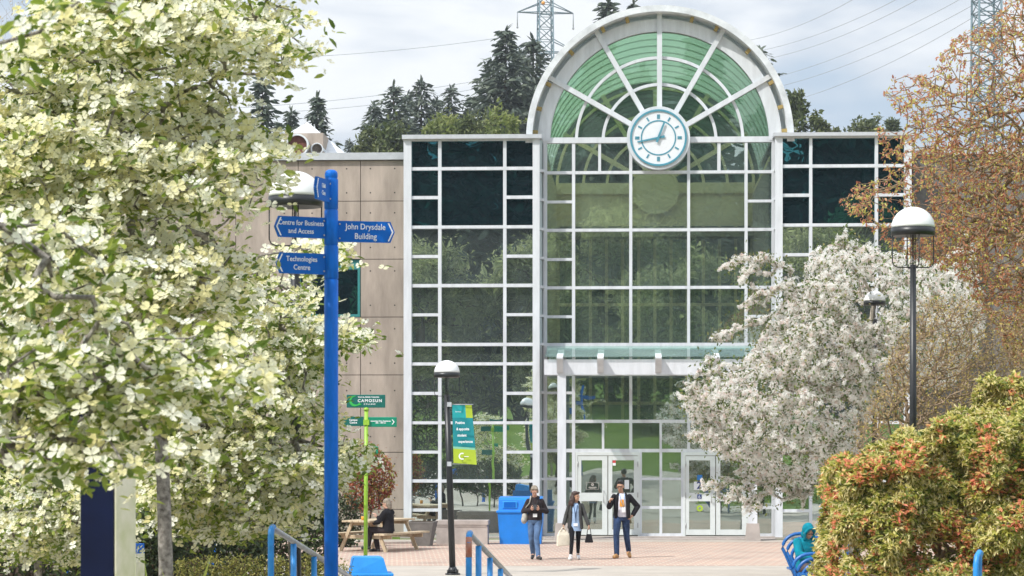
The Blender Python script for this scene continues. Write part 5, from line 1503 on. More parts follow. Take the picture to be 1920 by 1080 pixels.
chain(mb, [tuple(hd(-.085, -.06, -.11)), tuple(hd(-.098, -.055, .02)), tuple(hd(-.06, -.075, .10)), tuple(hd(0, -.085, .13)), tuple(hd(.06, -.075, .10)), tuple(hd(.098, -.055, .02)), tuple(hd(.085, -.06, -.11))], [.03, .026, .026, .026, .026, .026, .03])
blob('hood', mb, M['teal_hood'], root, .008, 2, None, s)
trousers(J, root, s, M['trouser_brown'], (.098, .078, .06)); shoes(J, root, s, M['black_shoe'])
p = at_local(root, V((0, -.47, .80))*s)
ph = thing('phone', 'dark phone in the hands of the person in the teal hood', 'phone', p, rad(24)); mb = MB(); mb.box(-.037, .037, -.005, .005, -.07, .07, bev=.004)
o = mb.build('phone_case', M['black'], ph); o.rotation_euler = (rad(-50), 0, 0)
# ------------------------------------------------------------------ blossom trees
def trunk_obj(root, A, r, E, nt, bark):
    Al = A - np.array(root.location)[None]
    tr = [e for e in E if e[1] < nt]
    # smooth trunk tube + limbs
    mb = MB(); pts = [tuple(Al[i]) for i in range(nt)]
    mb.tube(pts, [float(r[i]) for i in range(nt)], 12); mb.build('trunk', bark, root)
    lim = np.array([e for e in E if e[1] >= nt])
    tubes('branches', Al, r, lim, bark, root)

def dogwood(label, polys, Y0, thick, nclus, nfl, trunk, seed, fsize=.05, soft=110, gap=-.22, leaf=0.7, spread=(.20, .055), limb_w=.35, rk=.0042, extra=None, group='white flowering dogwood trees', shell=.25, gf=1.5, zf=1.0):
    rng = np.random.default_rng(seed)
    tips = crown_points(polys, Y0, thick, nclus, rng, gap, gf, soft, shell=shell, zf=zf)
    if extra is not None: tips = np.concatenate([tips, extra])
    t0 = trunk[0][0]
    root = thing('dogwood_tree', label, 'tree', (t0[0], t0[1], ground_z(t0[0], t0[1])), 0, group)
    A, r, E, dirs, nt = skeleton(trunk, tips, rng, limb_w, .30, .045, .0035, rk, .5, .05)
    trunk_obj(root, A, r, E, nt, M['bark'])
    loc = np.array(root.location)
    n = len(tips)*nfl
    c = np.repeat(tips, nfl, 0)
    # part of the flowers sit along the fine twigs rather than only at their ends
    fine = E[(E[:, 1] >= nt) & (r[E[:, 1]] < .010)]
    k_ = int(n*.45); e_ = fine[rng.integers(0, len(fine), k_)]; f_ = rng.uniform(size=(k_, 1))
    c[rng.permutation(n)[:k_]] = A[e_[:, 0]]*(1-f_)+A[e_[:, 1]]*f_
    off = rng.normal(size=(n, 3))*np.array([spread[0], spread[0], spread[1]])
    # horizontal sprays: most of each spray tilts slightly outwards and down at its rim
    rr = np.hypot(off[:, 0], off[:, 1]); off[:, 2] -= rr*rr*.5
    pos = c+off
    N = np.stack([off[:, 0]*1.6+rng.normal(size=n)*.45-.18, off[:, 1]*1.6+rng.normal(size=n)*.45-.55, .75+rng.normal(size=n)*.30], 1)
    cl = Cloud()
    cl.add(T_DOG, pos-loc, frames(N, rng), fsize*np.where(rng.uniform(size=n) < .12, rng.uniform(.35, .6, n), rng.uniform(.70, 1.15, n)))
    m = int(n*leaf); idx = rng.integers(0, n, m)
    lp = pos[idx]+rng.normal(size=(m, 3))*np.array([.05, .05, .025]) - np.array([0, 0, .02])
    D = rng.normal(size=(m, 3)); D[:, 2] = D[:, 2]*.5-.05
    cl2 = Cloud(); cl2.add(T_LEAF, lp-loc, frames_along(D, rng), rng.uniform(.05, .105, m)*fsize/.05)
    cl.build('blossom', [M['petal'], M['eyelet']], root)
    cl2.build('leaves', [M['leaf_lime']], root)
    return root

def Pt(px, py, Y): p = P(px, py, Y); return (p.x, p.y, p.z)
def gpt(px, Y): p = P(px, 0, Y); return (p.x, Y, ground_z(p.x, Y)-.05)

# main dogwood (trunk in view)
polyA = [(-60, 120), (20, 80), (70, 20), (150, -60), (520, -60), (540, 10), (585, 68), (606, 112), (588, 116), (560, 92), (536, 98), (530, 162), (510, 160), (495, 120), (470, 70), (425, 105), (425, 175), (445, 235), (500, 245), (535, 285), (535, 330), (495, 362), (470, 395), (440, 440), (465, 500), (430, 600), (300, 660), (150, 640), (-60, 600)]
dogwood('large white dogwood with grey lichen trunk standing just left of the blue handrail', [polyA], 18.0, 1.8, 1750, 7,
        [(gpt(312, 17.6), .062), (Pt(311, 1060, 17.6), .052), (Pt(306, 900, 17.6), .049), (Pt(296, 740, 17.7), .046), (Pt(280, 630, 17.8), .042), (Pt(250, 470, 18.0), .036), (Pt(238, 300, 18.1), .028), (Pt(226, 120, 18.1), .016)], 11, .050, leaf=.75, spread=(.12, .03), gf=1.0, zf=3.0, gap=-.02)
# second dogwood, farther, behind the blue post
polyB = [(260, 560), (380, 500), (520, 470), (560, 460), (635, 458), (655, 478), (672, 515), (648, 540), (600, 545), (575, 590), (640, 592), (690, 625), (698, 648), (650, 650), (600, 645), (598, 730), (636, 800), (682, 840), (680, 885), (640, 880), (612, 930), (540, 965), (420, 990), (330, 985), (250, 940), (200, 800)]
dogwood('white dogwood farther back whose flowers show either side of the blue signpost', [polyB, [(320, 920), (560, 930), (612, 925), (565, 985), (420, 1015), (320, 1005)]], 23.0, 1.6, 1350, 6,
        [(gpt(560, 23.5), .04), (Pt(545, 980, 23.3), .036), (Pt(500, 800, 23), .03), (Pt(440, 640, 22.5), .025), (Pt(430, 560, 22.5), .014)], 12, .048, soft=90, shell=.35, leaf=1.35, spread=(.12, .035), gf=1.0, zf=2.6, gap=-.08)
# small-flowered one low on the left
polyC = [(-40, 820), (60, 850), (150, 880), (230, 930), (270, 990), (250, 1045), (160, 1050), (90, 1040), (60, 1065), (-40, 1010)]
dogwood('low white dogwood behind the navy information board', [polyC, [(-40, 560), (60, 600), (60, 850), (-40, 860)]], 26.0, 1.4, 560, 7,
        [(gpt(70, 26), .05), (Pt(72, 1000, 26), .04), (Pt(80, 900, 26), .02), (Pt(60, 800, 26), .012)], 13, .046, soft=80, leaf=1.3, spread=(.13, .04))
# nearest branches entering from the left
polyD = [(-80, 400), (30, 395), (100, 415), (185, 445), (235, 490), (235, 520), (320, 570), (405, 620), (430, 660), (495, 705), (528, 738), (490, 738), (420, 742), (390, 760), (330, 775), (250, 835), (190, 880), (60, 880), (-80, 870)]
ex = np.array([Pt(345, 825, 11.2), Pt(333, 838, 11.2), Pt(85, 45, 9.2), Pt(75, 60, 9.2), Pt(215, 8, 9.2), Pt(160, -5, 9.2), Pt(232, 870, 11), Pt(228, 900, 11)])
dogwood('near dogwood leaning in from the left with the largest white flowers', [polyD], 11.6, .55, 250, 5,
        [(gpt(-330, 11.6), .07), (Pt(-320, 1000, 11.6), .06), (Pt(-260, 700, 11.6), .05), (Pt(-200, 450, 11.6), .04), (Pt(-150, 250, 11), .03), (Pt(-90, 100, 10), .02)], 14, .050, soft=90, gap=-.12, leaf=1.7, spread=(.11, .04), extra=ex, shell=0, gf=1.6, zf=2.0)

# crab apple by the doors
def crab():
    rng = np.random.default_rng(21)
    poly = [(1285, 742), (1310, 710), (1380, 690), (1412, 660), (1440, 620), (1460, 575), (1500, 520), (1530, 470), (1600, 450), (1680, 480), (1760, 500), (1800, 455), (1828, 470), (1838, 560), (1848, 640), (1780, 720), (1660, 745), (1600, 850), (1545, 865), (1558, 920), (1480, 905), (1440, 915), (1400, 880), (1340, 842), (1300, 822), (1335, 800), (1300, 772)]
    Y0, th = 47.0, 3.4
    tips = crown_points([poly], Y0, th, 1900, rng, -.16, 1.6, 100, shell=.4, zf=1.8)
    qx = 960+F*tips[:, 0]/tips[:, 1]; qy = HY-F*(tips[:, 2]-EYE)/tips[:, 1]
    tips = tips[~((np.hypot(qx-1636, qy-559) < 38) & (tips[:, 1] < 47.8))]
    arms = []
    def arm(pts, n, Y):
        for t in np.linspace(0, 1, n):
            s_ = t*(len(pts)-1); i = min(int(s_), len(pts)-2); f = s_-i
            arms.append(np.array(Pt(pts[i][0]*(1-f)+pts[i+1][0]*f, pts[i][1]*(1-f)+pts[i+1][1]*f+rng.normal()*5, Y+rng.normal()*.12)) if rng.uniform() < .86 else np.array(Pt(pts[i][0]+rng.normal()*10, pts[i][1]+14+abs(rng.normal())*10, Y)))
    for a in ([(1480, 505), (1440, 487), (1392, 492), (1352, 502)], [(1440, 485), (1405, 500), (1388, 525)], [(1480, 535), (1440, 545), (1390, 572)], [(1470, 585), (1410, 600), (1370, 622), (1338, 638)], [(1400, 685), (1350, 690), (1310, 700), (1278, 742)],
              [(1360, 770), (1300, 765), (1272, 738)], [(1380, 800), (1320, 808), (1282, 822)], [(1400, 880), (1350, 908), (1318, 914)], [(1450, 915), (1415, 935), (1390, 952)], [(1430, 900), (1385, 915), (1365, 930)], [(1530, 900), (1500, 930), (1470, 915)], [(1340, 690), (1325, 680), (1330, 672)],
              [(1580, 470), (1585, 440), (1570, 452)], [(1380, 715), (1310, 725), (1290, 735)], [(1800, 460), (1812, 440), (1830, 448)]):
        arm(a, 18, 45.6+rng.uniform(-.5, .8))
    arms = np.array(arms)
    t0 = gpt(1600, 47)
    root = thing('crabapple_tree', 'wide white and pink blossoming tree in front of the right hand doors', 'tree', (t0[0], t0[1], 0))
    trunk = [(t0, .16), (Pt(1598, 1000, 47), .14), (Pt(1602, 900, 47), .12), (Pt(1615, 780, 47), .10), (Pt(1625, 660, 47), .07), (Pt(1640, 560, 47.2), .04)]
    allt = np.concatenate([tips, arms])
    A, r, E, dirs, nt = skeleton(trunk, allt, rng, .30, .5, .07, .0032, .0040, .5, .05)
    trunk_obj(root, A, r, E, nt, M['twig_grey'])
    loc = np.array(root.location)
    dn = dirs/np.maximum(np.linalg.norm(dirs, axis=1, keepdims=True), 1e-6)
    nb = 34
    c = np.repeat(allt, nb, 0); d = np.repeat(dn, nb, 0); n = len(c)
    al = rng.uniform(-.26, .10, n)[:, None]
    isarm = np.repeat(np.arange(len(allt)) >= len(tips), nb)
    rad_ = (np.where(isarm, .052, .088)*np.repeat(rng.uniform(.55, 1.25, len(allt)), nb))[:, None]
    off = rng.normal(size=(n, 3)); off /= np.linalg.norm(off, axis=1, keepdims=True); off *= rad_*np.power(rng.uniform(size=(n, 1)), .4)
    pos = c+d*al*np.where(isarm, .6, 1.0)[:, None]+off
    N = off/np.linalg.norm(off, axis=1, keepdims=True)+rng.normal(size=(n, 3))*.35+np.array([0, -.15, .25])
    cl = Cloud(); cl.add(T_BLOS, pos-loc, frames(N, rng), rng.uniform(.024, .042, n)); cl.build('blossom', [M['blossom']], root)
    m = int(n*.34); ix = rng.integers(0, n, m)
    D = rng.normal(size=(m, 3)); 
    cl = Cloud(); cl.add(T_LEAF, pos[ix]+rng.normal(size=(m, 3))*.10-loc, frames_along(D, rng), rng.uniform(.05, .09, m)); cl.build('leaves', [M['leaf_small']], root)
crab()

# maple with bronze young leaves, upper right
def maple():
    rng = np.random.default_rng(31)
    poly = [(2050, -60), (1910, -30), (1850, 45), (1790, 70), (1735, 135), (1672, 148), (1655, 175), (1700, 225), (1690, 258), (1646, 235), (1642, 262), (1668, 330), (1610, 345), (1575, 375), (1592, 402), (1630, 425), (1700, 480), (1790, 500), (1860, 600), (1900, 690), (2050, 700)]
    Y0 = 32.0
    tips = crown_points([poly], Y0, 1.6, 4100, rng, -.22, 1.5, 150, dmin=.4, shell=.2)
    tips = np.concatenate([tips, crown_points([[(1690, 300), (1760, 250), (1960, 230), (2000, 680), (1880, 640), (1800, 520), (1700, 470)]], Y0+.6, 1.4, 1000, rng, -.35, 1.5, 120, dmin=.4)])
    t0 = gpt(2020, 32.3)
    root = thing('maple_tree', 'tree with sparse bronze and yellow green young leaves at the upper right', 'tree', (t0[0], t0[1], ground_z(t0[0], t0[1])))
    trunk = [(t0, .13), (Pt(2015, 900, 32.2), .11), (Pt(2005, 760, 32.1), .09), (Pt(1990, 560, 32), .06), (Pt(1975, 330, 32), .035), (Pt(1960, 120, 32), .015)]
    A, r, E, dirs, nt = skeleton(trunk, tips, rng, .22, .3, .02, .0030, .0028, .5, .0)
    trunk_obj(root, A, r, E, nt, M['twig'])
    loc = np.array(root.location)
    nl = 6; n = len(tips)*nl
    c = np.repeat(tips, nl, 0)
    D = rng.normal(size=(n, 3))+np.repeat(dirs/np.maximum(np.linalg.norm(dirs, axis=1, keepdims=True), 1e-6), nl, 0)*.3; D[:, 2] -= .35
    pos = c+rng.normal(size=(n, 3))*.016
    cl = Cloud(); cl.add(T_LEAF, pos-loc, frames_along(D, rng), rng.uniform(.028, .064, n)); cl.build('leaves', [M['maple_leaf']], root)
maple()

def twig_shrub(name, label, cat, polys, Y0, thick, n, base, leafmat, lsize, nl, seed, soft=90, rmin=.003, bark='twig', stems=5, dens=.2, rk=.0032):
    rng = np.random.default_rng(seed)
    tips = crown_points(polys, Y0, thick, n, rng, -.5, 1.3, soft)
    root = thing(name, label, cat, (base[0], base[1], ground_z(base[0], base[1])))
    trunk = [(base, .05), ((base[0], base[1], base[2]+.3), .045), ((base[0]+.05, base[1], base[2]+.6), .035)]
    A, r, E, dirs, nt = skeleton(trunk, tips, rng, dens, .3, .03, rmin, rk, .5, -.03)
    trunk_obj(root, A, r, E, nt, M[bark])
    loc = np.array(root.location); m = len(tips)*nl; c = np.repeat(tips, nl, 0)
    D = rng.normal(size=(m, 3)); pos = c+rng.normal(size=(m, 3))*.05
    cl = Cloud(); cl.add(T_LEAF, pos-loc, frames_along(D, rng), rng.uniform(.6, 1.2, m)*lsize); cl.build('leaves', [M[leafmat]], root)
    return root
twig_shrub('bare_shrub', 'thin twiggy brown shrub with tiny buds around the tall lamp post', 'shrub', [[(1640, 740), (1680, 640), (1740, 560), (1800, 560), (1930, 590), (1960, 770), (1850, 750), (1800, 800), (1720, 815), (1640, 850), (1590, 850), (1600, 800)]], 30.6, .9, 1900, gpt(1760, 30.6), 'tan_leaf', .036, 5, 41, rmin=.002, rk=.0022)

# whorled evergreen shrub, lower right
def pieris(label, polys, Y0, thick, n, seed, red_bias):
    rng = np.random.default_rng(seed)
    tips = crown_points(polys, Y0, thick, n, rng, -.32, 3.0, 60, dmin=.25, shell=.75)
    # lumpy outer face
    tips[:, 1] += .45*nz(tips, 1.6, 3.1) - .50*nz(tips, 3.0, 7.3)
    b = gpt(1770, Y0+.3)
    root = thing('evergreen_shrub', label, 'shrub', (b[0], b[1], ground_z(b[0], b[1])), 0, 'dense evergreen shrubs by the bench')
    trunk = [(b, .05), ((b[0], b[1], b[2]+.3), .04), ((b[0], b[1], b[2]+.6), .03)]
    A, r, E, dirs, nt = skeleton(trunk, tips[rng.permutation(len(tips))[:900]], rng, .2, .3, .03, .004, .004, .5, 0)
    trunk_obj(root, A, r, E, nt, M['twig'])
    loc = np.array(root.location)
    up = np.stack([rng.normal(size=len(tips))*.35, rng.normal(size=len(tips))*.35-.45, np.full(len(tips), .8)], 1)
    nl = 8; m = len(tips)*nl; c = np.repeat(tips, nl, 0); U = np.repeat(up, nl, 0)
    X, Yv, Z = frames(U, rng)
    ang = rng.uniform(0, 2*math.pi, m)
    D = X*np.cos(ang)[:, None]+Yv*np.sin(ang)[:, None]+Z*rng.uniform(-.1, .7, m)[:, None]
    fr = frames_along(D, rng)
    px = 960+F*tips[:, 0]/tips[:, 1]; py = HY-F*(tips[:, 2]-EYE)/tips[:, 1]
    g = nz(tips, 2.6, 9.0)+.12*rng.normal(size=len(tips))+.35*nz(tips, 3.0, 7.3)
    redf = (g + red_bias(px, py)) > .20
    bell = (~redf) & ((nz(tips, 3.0, 5.0)+.3*rng.normal(size=len(tips))) > -.10)
    R_ = np.repeat(redf, nl)
    sc_ = rng.uniform(.045, .088, m)
    cl = Cloud()
    cl.add(T_LEAF, c[~R_]-loc, tuple(a[~R_] for a in fr), sc_[~R_], 0)
    inner = R_ & (rng.uniform(size=m) < .45)
    cl.add(T_LEAF, c[R_ & ~inner]-loc, tuple(a[R_ & ~inner] for a in fr), sc_[R_ & ~inner]*.85, 1)
    cl.add(T_LEAF, c[inner]-loc, tuple(a[inner] for a in fr), sc_[inner], 0)
    k = 12; bt = np.repeat(tips[bell], k, 0); q = len(bt)
    Db = rng.normal(size=(q, 3))*.6; Db[:, 2] -= .5; Db[:, 1] -= .3
    cl.add(T_BLADE, bt+rng.normal(size=(q, 3))*.02-loc, frames_along(Db, rng), rng.uniform(.05, .09, q), 2)
    cl.build('foliage', [M['pieris_leaf'], M['pieris_red'], M['pieris_bell']], root)
pieris('bushy evergreen with cream flower sprays and coral tips filling the lower right corner', [[(1552, 885), (1575, 858), (1604, 862), (1640, 832), (1668, 838), (1690, 806), (1732, 812), (1752, 786), (1795, 800), (1830, 770), (1890, 790), (1960, 750), (1960, 1130), (1530, 1130), (1555, 1060), (1545, 1010), (1560, 960)]], 27.0, 1.1, 7200, 51, lambda px, py: .10-.0*px)
pieris('upright evergreen with orange leaf tips against the right edge, rising behind the lower one', [[(1745, 850), (1765, 790), (1800, 765), (1822, 770), (1838, 712), (1862, 700), (1880, 722), (1902, 698), (1925, 715), (1965, 705), (1965, 860)]], 28.2, .6, 1300, 52, lambda px, py: np.where(py < 745, .18, -.15))
pieris('orange tinted evergreen growing right beside the bench', [[(1545, 900), (1558, 862), (1590, 850), (1612, 870), (1600, 930), (1580, 1000), (1560, 1060), (1530, 1100), (1512, 1085), (1530, 1030), (1538, 960)]], 28.4, .5, 700, 53, lambda px, py: np.full(len(px), .22)-np.clip((py-990)/150, 0, .3))

# dense small shrubs
def bush(name, label, cat, polys, Y0, thick, n, leafmat, lsize, nl, seed, group=None, base=None, shell=.7, mat2=None):
    rng = np.random.default_rng(seed)
    tips = crown_points(polys, Y0, thick, n, rng, -.5, 2.0, 70, shell=shell)
    cx = float(np.mean(tips[:, 0])); b = base or (cx, Y0, ground_z(cx, Y0)-.03)
    root = thing(name, label, cat, (b[0], b[1], ground_z(b[0], b[1])), 0, group)
    trunk = [(b, .04), ((b[0], b[1], b[2]+.2), .035), ((b[0], b[1], b[2]+.4), .025)]
    A, r, E, dirs, nt = skeleton(trunk, tips[rng.permutation(len(tips))[:min(400, len(tips))]], rng, .2, .3, .03, .004, .004, .5, 0)
    trunk_obj(root, A, r, E, nt, M['bark_dark'])
    loc = np.array(root.location); m = len(tips)*nl; c = np.repeat(tips, nl, 0)
    D = rng.normal(size=(m, 3)); D[:, 2] += .2; D[:, 1] -= .2
    cl = Cloud(); cl.add(T_LEAF, c+rng.normal(size=(m, 3))*lsize*.7-loc, frames_along(D, rng), rng.uniform(.6, 1.25, m)*lsize)
    cl.build('leaves', [M[leafmat]], root)
    return root
bush('red_shrub', 'round shrub with red and green leaves behind the picnic table', 'shrub', [[(640, 905), (655, 860), (690, 832), (716, 850), (742, 878), (738, 910), (715, 955), (655, 960)]], 63.6, .7, 420, 'red_leaf', .10, 7, 61)
bush('green_shrub', 'low dark green shrub at the foot of the red leaved shrub', 'shrub', [[(610, 940), (640, 915), (672, 940), (680, 1000), (650, 1030), (600, 1030)]], 61.8, .5, 240, 'dark_leaf', .10, 7, 62)
bush('hedge', 'clipped yellow green hedge at the foot of the blue signpost', 'hedge', [[(330, 1052), (400, 1046), (480, 1047), (560, 1042), (620, 1046), (650, 1058), (668, 1100), (670, 1150), (330, 1150)]], 29.0, .45, 1500, 'hedge_leaf', .035, 8, 63)
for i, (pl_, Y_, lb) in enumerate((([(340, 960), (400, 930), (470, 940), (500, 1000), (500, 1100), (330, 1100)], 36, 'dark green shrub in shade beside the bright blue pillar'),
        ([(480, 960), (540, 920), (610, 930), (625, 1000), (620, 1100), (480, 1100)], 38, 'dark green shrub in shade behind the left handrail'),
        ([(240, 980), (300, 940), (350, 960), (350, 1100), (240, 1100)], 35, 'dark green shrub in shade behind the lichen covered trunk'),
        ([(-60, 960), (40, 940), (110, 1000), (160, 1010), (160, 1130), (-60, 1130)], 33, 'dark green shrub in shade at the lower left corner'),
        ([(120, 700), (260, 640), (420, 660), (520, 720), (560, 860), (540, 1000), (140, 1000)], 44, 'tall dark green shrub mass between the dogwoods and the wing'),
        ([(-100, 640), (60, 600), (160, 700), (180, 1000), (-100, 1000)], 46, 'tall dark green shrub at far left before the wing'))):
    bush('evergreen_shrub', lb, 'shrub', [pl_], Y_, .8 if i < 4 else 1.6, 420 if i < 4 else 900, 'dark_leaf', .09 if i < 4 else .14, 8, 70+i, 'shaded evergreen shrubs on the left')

# grass tuft by the trunk
rng = np.random.default_rng(5)
cl = Cloud(); b = np.array(gpt(322, 17.4)); n = 16
top = np.array(P(325, 1040, 17.4))
D = np.stack([rng.normal(size=n)*.35, rng.normal(size=n)*.35, np.full(n, 1.0)], 1)
cl.add(([(0,0,0), (.3,.02,0), (.7,.015,-.03), (1,0,-.12), (.7,-.015,-.03), (.3,-.02,0)], [(0,1,5), (1,2,4,5), (2,3,4)], [0]*3), np.repeat(b[None], n, 0)+rng.normal(size=(n, 3))*.03-b, frames_along(D, rng), rng.uniform(.6, 1.0, n))
o = cl.build('tall_grass', [M['leaf_lime']]); o.location = b; tag(o, 'tuft of long green grass blades beside the lichen covered trunk', 'grass', kind='stuff')

# ------------------------------------------------------------------ background trees, pylons, wires
def conifer_mesh(H, R, seed, sparse=1.0):
    rng = np.random.default_rng(seed)
    mb = MB(); mb.tube([(0, 0, -1), (0, 0, H*.5), (0, 0, H*.98)], [H*.016, H*.010, .02], 7)
    pos = []; D = []; scl = []
    z = H*.12
    while z < H*.985:
        t = z/H; rr = R*(1-t)**.75*(.7+.6*rng.uniform())+.12
        nb = max(4, int((6+5*(1-t))*sparse))
        a0 = rng.uniform(0, 6.28)
        for k in range(nb):
            a = a0+k*6.283/nb+rng.normal()*.25; ln = rr*rng.uniform(.4, 1.2)
            droop = -.25-.25*(1-t)+rng.normal()*.1
            dd = np.array([math.cos(a), math.sin(a), droop*.55])
            ns = max(3, int(ln*3.0))
            for j in range(ns):
                f = (j+.6)/ns
                p = dd*ln*f+np.array([0, 0, z+.10*ln*f*f])
                for q in range(2):
                    pos.append(p+rng.normal(size=3)*.05); e = dd+rng.normal(size=3)*np.array([.75, .75, .3]); e[2] -= .12; D.append(e); scl.append(rng.uniform(.45, .85)*(.55+.45*(1-t)))
        z += (.32+.40*(1-t))*H/18
    for k in range(8): pos.append(np.array([0, 0, H*(.93+.07*k/8)])); D.append(np.array([rng.normal()*.4, rng.normal()*.4, .8])); scl.append(.45)
    return mb, np.array(pos), np.array(D), np.array(scl)*H/18, rng
def conifer(label, H, R, seed, loc, group='conifers on the hill behind the building', sparse=1.0):
    root = thing('conifer_tree', label, 'tree', loc, 0, group)
    mb, pos, D, s_, rng = conifer_mesh(H, R, seed, sparse)
    mb.build('trunk', M['bark_dark'], root)
    cl = Cloud(); cl.add(T_SPRAY, pos, frames_along(D, rng), s_*1.85); cl.build('crown', [M['needle']], root)
    return root
def broad(label, W, H, seed, loc, leafmat='tree_leaf', group='leafy trees on the hill behind the building', nle=5200, lsz=.42, low=.15):
    """leafy tree: crown of many leaf clumps on real limbs"""
    rng = np.random.default_rng(seed)
    root = thing('broadleaf_tree', label, 'tree', loc, 0, group)
    lumps = []
    for k in range(16):
        a = rng.uniform(0, 6.28); u = rng.uniform(low, 1); rr = W*.5*math.sqrt(max(.05, 1-(2*abs(u-.45))**2.2))*rng.uniform(.35, .8)
        lumps.append((math.cos(a)*rr, math.sin(a)*rr, H*(.12+.8*u)*.95, W*rng.uniform(.13, .24)))
    tips = []
    for (x, y, z, r_) in lumps:
        m = 22
        d = rng.normal(size=(m, 3)); d /= np.linalg.norm(d, axis=1, keepdims=True)
        tips.append(np.array([x, y, z])+d*r_*np.array([1, 1, .75])*rng.uniform(.5, 1, (m, 1)))
    tips = np.concatenate(tips); tips[:, 2] *= H*.97/tips[:, 2].max()
    trunk = [((0, 0, -.5), W*.03), ((0, 0, H*.25), W*.024), ((0.02*W, 0, H*.5), W*.015), ((0, 0, H*.75), W*.007)]
    A, r, E, dirs, nt = skeleton(trunk, tips, rng, .3, W*.08, W*.01, W*.0015, W*.0016, .5, 0)
    mb = MB(); mb.tube([tuple(A[i]) for i in range(nt)], [float(r[i]) for i in range(nt)], 8); mb.build('trunk', M['bark_dark'], root)
    tubes('branches', A, r, np.array([e for e in E if e[1] >= nt]), M['bark_dark'], root)
    per = max(4, nle//len(tips)); n = per*len(tips); c = np.repeat(tips, per, 0)
    pos = c+rng.normal(size=(n, 3))*W*.032
    cl = Cloud(); cl.add(T_LEAF, pos, frames_along(rng.normal(size=(n, 3)), rng), rng.uniform(.6, 1.2, n)*lsz); cl.build('crown', [M[leafmat]], root)
    return root
def on_hill(px, Y): x = (px-960)/F*Y; return Vector((x, Y, ground_z(x, Y)))
def tree_h(px, top, Y): g_ = on_hill(px, Y); return g_, EYE+(HY-top)/F*Y-g_.z
for k, (px, top, Y, wpx, sp_n, lb) in enumerate((
    (492, 142, 170, 62, .75, 'dark conifer peeking out right of the white dogwood crown'),
    (546, 205, 190, 40, .9, 'small conifer left of the roof skylight'),
    (595, 180, 180, 64, 1.0, 'conifer directly behind the pyramid skylight'),
    (738, 158, 205, 92, 1.0, 'conifer leftmost of the clump above the left glass tower'),
    (790, 150, 215, 84, 1.0, 'conifer in the middle of the clump above the left glass tower'),
    (846, 162, 215, 70, .9, 'thin conifer right of the clump above the left glass tower'),
    (948, 52, 200, 118, 1.1, 'tallest conifer left of the glass arch'),
    (1000, 72, 205, 96, 1.0, 'tall conifer in front of the pylon, touching the arch'),
    (1140, -2, 215, 80, 1.0, 'conifer tip rising just left of the top of the arch'),
    (1188, 2, 220, 64, .8, 'thin conifer tip just above the top of the arch'),
    (1425, 90, 200, 120, .7, 'sparse conifer emerging right of the arch'),
    (702, 196, 195, 70, 1.0, 'short conifer at the left end of the clump above the left glass tower'),
    (764, 176, 225, 80, 1.0, 'conifer half hidden between the two taller ones of the clump'),
    (818, 184, 225, 76, 1.0, 'low conifer in the right half of the clump above the left glass tower'),
    (876, 204, 215, 60, .9, 'short conifer between the clump and the tallest conifer'),
    (920, 118, 215, 90, 1.0, 'conifer just left of the tallest one'),
    (974, 100, 220, 90, 1.0, 'conifer between the two tallest ones'),
    (1452, 150, 205, 90, .9, 'dark conifer low behind the right end of the arch'),
    (655, 262, 230, 30, .9, 'very small distant conifer right of the skylight'))):
    g_, H = tree_h(px, top, Y)
    Rr = wpx/F*Y*1.3
    conifer(lb, H, Rr*1.05, 100+k, g_, sparse=sp_n)
for k, (px, top, Y, wpx, lb, lm) in enumerate((
    (690, 232, 175, 60, 'olive tree just right of the small distant conifer', 'tree_leaf'),
    (740, 222, 165, 110, 'rounded olive tree rising over the left tower corner', 'tree_leaf'),
    (830, 205, 165, 130, 'broad olive tree over the left glass tower', 'fresh_leaf'),
    (900, 205, 160, 110, 'olive green tree under the tallest conifer', 'tree_leaf'),
    (962, 190, 158, 110, 'light olive tree next to the arch on its left', 'fresh_leaf'),
    (1494, 165, 170, 74, 'olive tree next to the arch on its right', 'tree_leaf'),
    (1548, 216, 185, 40, 'small green tree on the ridge right of the arch', 'tree_leaf'),
    (1620, 215, 200, 70, 'low green tree on the ridge above the right tower', 'tree_leaf'),
    (1680, 222, 195, 50, 'small green bush like tree at the maple edge on the ridge', 'tree_leaf'))):
    g_, H = tree_h(px, top, Y)
    H = max(H, 4)
    broad(lb, wpx/F*Y*1.6, H, 140+k, g_, lm, nle=6500, lsz=.40)

# trees behind the viewer that the glass mirrors
gr = 'trees across the lawn mirrored in the glass'
pB = broad('spreading olive tree across the lawn mirrored in the glass', 13, 13.5, 180, (-9, -52, ground_z(-9, -52)), 'spring_leaf', gr, 30000, .30, .05)
for x, y, s_, rz, in ((1.5, -47, .95, 1.1), (11, -56, 1.1, 2.3), (20, -50, .9, 3.6), (30, -54, 1.1, 4.4), (-19, -55, 1.05, 5.2), (41, -52, 1.0, .4), (-4, -60, 1.2, 2.9), (16, -64, 1.3, 5.7)):
    c = copy_tree(pB); c.location = (x, y, ground_z(x, y)); c.scale = (s_,)*3; c.rotation_euler = (0, 0, rz)
cB = conifer('tall dark conifer across the lawn mirrored in the upper glass', 31, 8.0, 181, (-6, -68, ground_z(-6, -68)), gr, 1.6)
for k in range(17):
    x = -34+k*5.2; y = -70-3*(k % 3)
    c = copy_tree(cB); c.location = (x, y, ground_z(x, y)); c.scale = (1+.12*math.sin(k*2.1),)*2+(.95+.12*math.sin(k*3.7),); c.rotation_euler = (0, 0, k*1.3)

# bare tree far left behind the dogwood
rng = np.random.default_rng(91)
b_ = gpt(-30, 60)
twig_shrub('bare_tree', 'bare pale tree at the upper left edge behind the dogwood', 'tree', [[(-80, -60), (70, -60), (80, 60), (60, 160), (20, 400), (-80, 400)]], 60, 2.0, 420, b_, 'tan_leaf', .06, 2, 92, rmin=.010)

